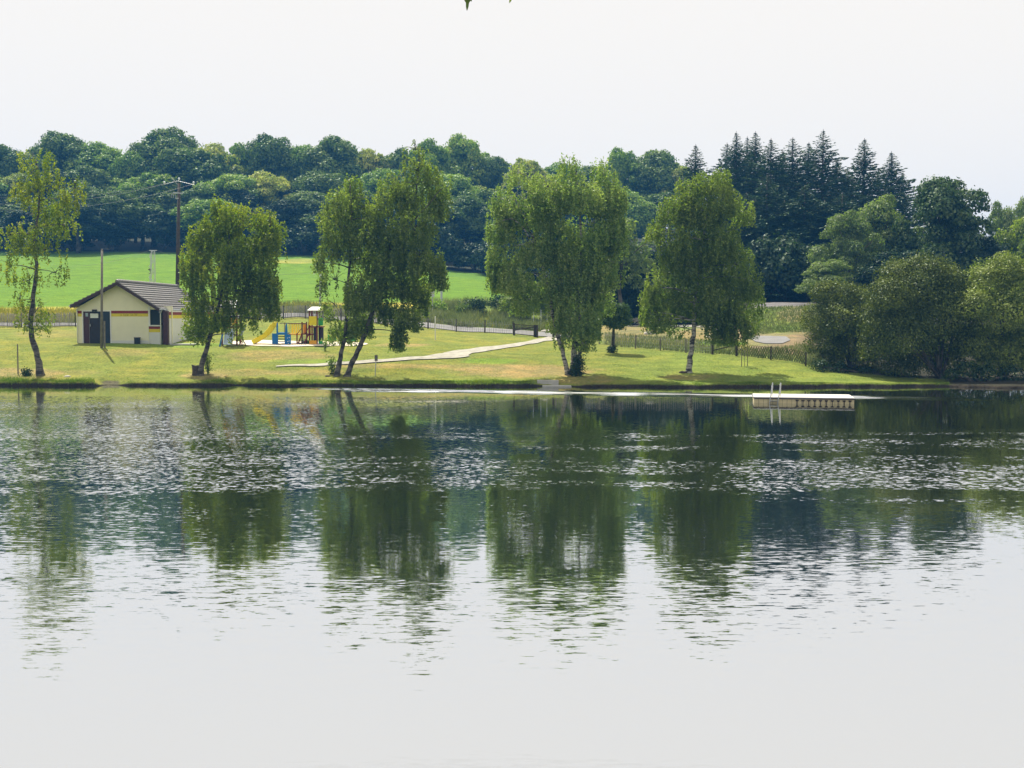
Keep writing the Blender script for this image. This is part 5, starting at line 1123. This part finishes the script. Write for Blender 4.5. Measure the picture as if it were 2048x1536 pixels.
def signs():
    b = hit(750, 752); root = empty('sign_post', b, 'small grey notice box on thin post right of the twin birches', 'sign')
    t = P(752.5, 712, b.y); mb = MB(); mb.tube([b - Vector((0, 0, .1)), (t.x, b.y, t.z)], [.028, .028], 7); mb.build('post', M['galv'], root)
    mb = MB(); p1, p2 = P(749.5, 722, b.y), P(755.5, 710, b.y); mb.box(p1.x, p2.x, b.y - .07, b.y - .03, p1.z, p2.z); mb.build('panel', M['wood_grey'], root)
    for (px, py, wd, hg, Y, lab) in ((865, 588, 8, 11, 112, 'pale blue-grey road sign panel at the right edge of the twin birch foliage'), (738, 598, 12, 14, 111, 'pale blue-grey sign panel glimpsed between the twin birch crowns')):
        x = at_px(px, Y); z = gz(x, Y); root = empty('road_sign', (x, Y, z), lab, 'sign'); mb = MB(); mb.tube([(x, Y, z - .1), (x, Y, P(px, py, Y).z)], [.04, .04], 7); mb.build('post', M['galv'], root)
        p1, p2 = P(px - wd / 2, py + hg / 2, Y), P(px + wd / 2, py - hg / 2, Y); mb = MB(); mb.box(p1.x, p2.x, Y - .1, Y - .05, p1.z, p2.z); mb.build('panel', M['concrete_pole'], root)
signs()

# ------------------------------------------------------------------ small things on the ground
def stump():
    b = hit(393, 750); mb = MB(); n = 16; rings = []; h = .62
    for j, (z, r) in enumerate(((-.15, .36), (.08, .30), (.3, .26), (h, .27))):
        rings.append([b + Vector((math.cos(a) * r * (1 + .14 * math.sin(a * 3 + j)), math.sin(a) * r * (1 + .1 * math.sin(a * 5)), z + (.03 * math.sin(a * 2 + 1) if j == 3 else 0))) for a in [2 * math.pi * i / n for i in range(n)]])
    for r in rings: mb.v += r
    for j in range(3):
        for i in range(n): mb.f.append([j * n + i, j * n + (i + 1) % n, (j + 1) * n + (i + 1) % n, (j + 1) * n + i])
    mb.v.append(b + Vector((0, 0, h - .08))); 
    for i in range(n): mb.f.append([3 * n + i, 3 * n + (i + 1) % n, 4 * n])
    o = mb.build('tree_stump', M['wood_rot'], None, True, tuple(b)); props(o, 'dark old tree stump left of the drooping birch trunk', 'stump')
stump()
def rock(px, py, r, label, m='stone', name='stone', fl=.6):
    b = hit(px, py); mb = MB(); n = 10
    for j in range(5):
        ph = -.4 + 1.97 * j / 4
        for i in range(n):
            a = 2 * math.pi * i / n; q = 1 + .25 * mnoise.noise(Vector((math.cos(a) * 2 + px, math.sin(a) * 2, ph * 2))); mb.v.append(b + Vector((math.cos(a) * math.cos(ph) * r * q * 1.4, math.sin(a) * math.cos(ph) * r * q, math.sin(ph) * r * fl * q)))
    for j in range(4):
        for i in range(n): mb.f.append([j * n + i, j * n + (i + 1) % n, (j + 1) * n + (i + 1) % n, (j + 1) * n + i])
    o = mb.build(name, M[m], None, True, tuple(b)); props(o, label, 'stone')
rock(135, 754, .16, 'flat pale stone on the lip of the bank near the left birch')
rock(655, 753, .13, 'small dark clod at the foot of the left twin birch', 'wood_rot')
rock(1366, 746, .2, 'dark exposed root lump left of the single birch trunk', 'wood_rot', 'root')
rock(1092, 664, .35, 'pale stone heap block left beyond the gate opening'); rock(1101, 661, .28, 'pale stone heap block in the middle beyond the gate opening'); rock(1084, 659, .3, 'darker flat block farthest back beyond the gate', 'wood_grey')
rock(1300, 668, .4, 'low pale rock on the dry slope right of the clipped tree'); rock(1420, 676, .35, 'pale rock beside the track behind the single birch droop')
def steps():
    Y = 72.0; b = Vector((at_px(1112, Y), Y, .1)); root = empty('landing_steps', b, 'pale concrete landing steps let into the bank below the three-stemmed birch', 'steps')
    mb = MB(); mb.box(at_px(1085, Y), at_px(1142, Y), 71.3, 72.5, -.3, .07); mb.build('lower_step', M['concrete'], root)
    mb = MB(); mb.box(at_px(1075, Y), at_px(1118, Y), 72.55, 73.3, -.2, .34); mb.build('upper_step', M['concrete'], root)
steps()
def bench():
    b = hit(1270, 652, 90); root = empty('timber_bench', b, 'small weathered timber bench on the plateau right of the clipped tree', 'bench'); x, y, z = b
    for sx in (-1, 1): mb = MB(); mb.box(x + sx * .42 - .06, x + sx * .42 + .06, y - .2, y + .2, z, z + .42); mb.build('leg', M['wood_grey'], root)
    mb = MB(); mb.box(x - .6, x + .6, y - .25, y + .25, z + .42, z + .5); mb.build('seat', M['wood_grey'], root)
    mb = MB(); mb.box(x - .6, x + .6, y + .2, y + .26, z + .55, z + .75); mb.box(x - .5, x - .42, y + .2, y + .26, z + .5, z + .55); mb.box(x + .42, x + .5, y + .2, y + .26, z + .5, z + .55); mb.build('backrest', M['wood_grey'], root)
bench()
def sapling():
    b = hit(1489, 733); root = empty('sapling', b, 'bare young sapling tied between two thin stakes in front of the lattice fence', 'tree'); k = b.y / FPX
    for dx in (-6, 6):
        mb = MB(); mb.tube([b + Vector((dx * k, 0, -.1)), b + Vector((dx * k, 0, 50 * k))], [.025, .022], 6); mb.build('stake', M['wood_grey'], root)
    mb = MB(); mb.tube([b, b + Vector((0, 0, 62 * k))], [.018, .008], 5); Cc = []
    for i in range(22):
        z = random.uniform(18, 60) * k; e = b + Vector((random.uniform(-9, 9) * k, random.uniform(-.3, .3), z + .25)); mb.tube([b + Vector((0, 0, z)), e], [.007, .003], 4); Cc.append(np.array(e) + R.normal(0, .08, (9, 3)))
    mb.build('trunk', M['wood_grey'], root); C = np.concatenate(Cc); A, B = rand_axes(len(C)); link('crown', leafmesh('crown', C, A, B, .045, .025, M['weed'], tuple(b)), root)
sapling()
def pontoon():
    Y = 58.2; k = Y / FPX; X = lambda px: (px - 1024) * k; Z = lambda py: P(1600, py, Y).z
    x0, x1 = X(1511), X(1707); root = empty('swimming_pontoon', ((x0 + x1) / 2, Y, 0), 'floating cream swimming pontoon with white deck, ladder and dark cleats', 'pontoon')
    zt = Z(798.5); D = 2.6; nb = 21; wb = (x1 - x0) / nb; m = MB(); dk = MB()
    for i in range(nb):
        for j in range(5):
            yb = Y + j * D / 5; m.box(x0 + i * wb + .006, x0 + (i + 1) * wb - .006, yb + .006, yb + D / 5 - .006, -.22, zt)
    fl = m.build('float_block', M['pontoon'], root)
    dk.box(x0 + .01, x1 - .01, Y + .03, Y + D - .03, -.2, zt - .02); dk.build('core', M['pontoon_dark'], root)
    m = MB(); m.box(x0 - .02, x1 + .02, Y - .035, Y + D + .03, zt + .004, zt + .045); m.build('deck_rim', M['pontoon_dark'], root)
    m = MB(); m.box(x0 - .01, x1 + .01, Y - .02, Y + D, zt + .049, zt + .09); m.build('deck', M['deck'], root)
    for i in range(10):
        px = 1596 + i * 11.4; m = MB(); x = X(px); m.box(x - .075, x + .075, Y - .03, Y - .0, zt - .08, zt - .035); m.box(x - .045, x + .045, Y - .03, Y, zt - .105, zt - .082); m.box(x - .014, x + .014, Y - .03, Y - .0, -.1, zt - .107); m.build('cleat', M['pontoon_dark'], root)
    ld = MB()
    for (pb, pt) in ((1539, 1547), (1555, 1563)):
        a = Vector((X(pb), Y - .12, -.5)); b2 = Vector((X(pt), Y - .02, Z(768))); ld.tube([a, a.lerp(b2, .5), b2, b2 + Vector((.02, .12, .03)), b2 + Vector((.03, .3, -.05)), Vector((b2.x + .0, Y + .35, zt + .07))], [.022] * 6, 8)
    for z in (-.3, -.08, .12): 
        t = (z + .5) / (Z(768) + .5); ld.box(X(1539 + 8 * t), X(1555 + 8 * t), Y - .15 + .1 * t, Y - .06 + .1 * t, z - .012, z + .012)
    ld.build('ladder', M['galv'], root, True); root.rotation_euler = (0, 0, math.radians(-10))
pontoon()

# ------------------------------------------------------------------ tree on the near bank whose lowest leaves hang into the top of the picture
def near_leaf_tree():
    bx, by = 2.6, .2; b = Vector((bx, by, gz(bx, by))); root = empty('overhanging_tree', b, 'near tree with two leaf tips hanging into the top edge', 'tree')
    Y = 3.2; tip1 = P(934, 21, Y); tip2 = P(1019, 6, Y)
    mb = MB(); top = Vector((1.9, .9, 6.6)); mb.tube([b - Vector((0, 0, .3)), Vector((2.5, .4, 4.6)), top, Vector((1.2, 2.2, 6.6)), Vector((-.1, Y, tip1.z + .35))], [.16, .13, .1, .05, .012], 9); mb.build('trunk', M['bark'], root, True)
    def leaf(mb, tip, L, w_, ax):
        a = Vector(tip); base = a + Vector((ax[0], ax[1], 1)).normalized() * L; d = (a - base); s_ = Vector((1, 0, 0)); prev = None; n = 8
        for i in range(n + 1):
            t = i / n; c_ = base + d * t + Vector((0, .25 * L * math.sin(t * 3.14) * .4, 0)); ww = w_ * math.sin(min(1, t * 1.25) * math.pi) ** .8 if t < .8 else w_ * .35 * (1 - t) / .2
            ww = max(ww, .0008); v = len(mb.v); mb.v += [c_ - s_ * ww, c_ + Vector((0, .3 * ww, 0)), c_ + s_ * ww]
            if prev is not None: mb.f += [[prev, v, v + 1, prev + 1], [prev + 1, v + 1, v + 2, prev + 2]]
            prev = v
    m1 = MB(); leaf(m1, tip1, .085, .016, (.05, 0)); leaf(m1, P(943, 3, Y), .06, .014, (-.3, 0)); m1.build('leaf', M['oak'], root)
    m2 = MB(); leaf(m2, tip2, .06, .013, (.3, 0)); m2.build('leaf', M['lime'], root)
    m3 = MB(); e = Vector((-.1, Y, tip1.z + .35)); m3.tube([e, tip1 + Vector((.004, 0, .085))], [.004, .002], 5); m3.tube([e, tip2 + Vector((.017, 0, .057))], [.004, .002], 5); m3.tube([e, P(943, 3, Y) + Vector((-.017, 0, .057))], [.003, .0015], 5); m3.build('twig', M['bark'], root)
    C = []; 
    for q in ((.6, 2.6, 6.5), (1.6, 1.4, 7.0), (-.1, 3.2, 6.7), (2.3, .3, 7.2)): C.append(np.array(q) + R.normal(0, .35, (160, 3)))
    C = np.concatenate(C); C = C[C[:, 2] > 6.2]; A, B = rand_axes(len(C)); link('crown', leafmesh('crown', C, A, B, .06, .035, M['birch'], tuple(b)), root)
near_leaf_tree()

# ------------------------------------------------------------------ haze
def haze():
    mb = MB(); mb.box(-3400, 3400, -70, 730, -3, 62); m, n, N = mat('haze'); o = N('ShaderNodeOutputMaterial'); v = N('ShaderNodeVolumePrincipled')
    v.inputs['Color'].default_value = (.10, .42, 1, 1); v.inputs['Density'].default_value = HAZE; v.inputs['Anisotropy'].default_value = .2
    n.links.new(v.outputs[0], o.inputs['Volume']); o2 = mb.build('haze', m); props(o2, 'thin blue summer haze', kind='stuff')
HAZE = .00042
haze()
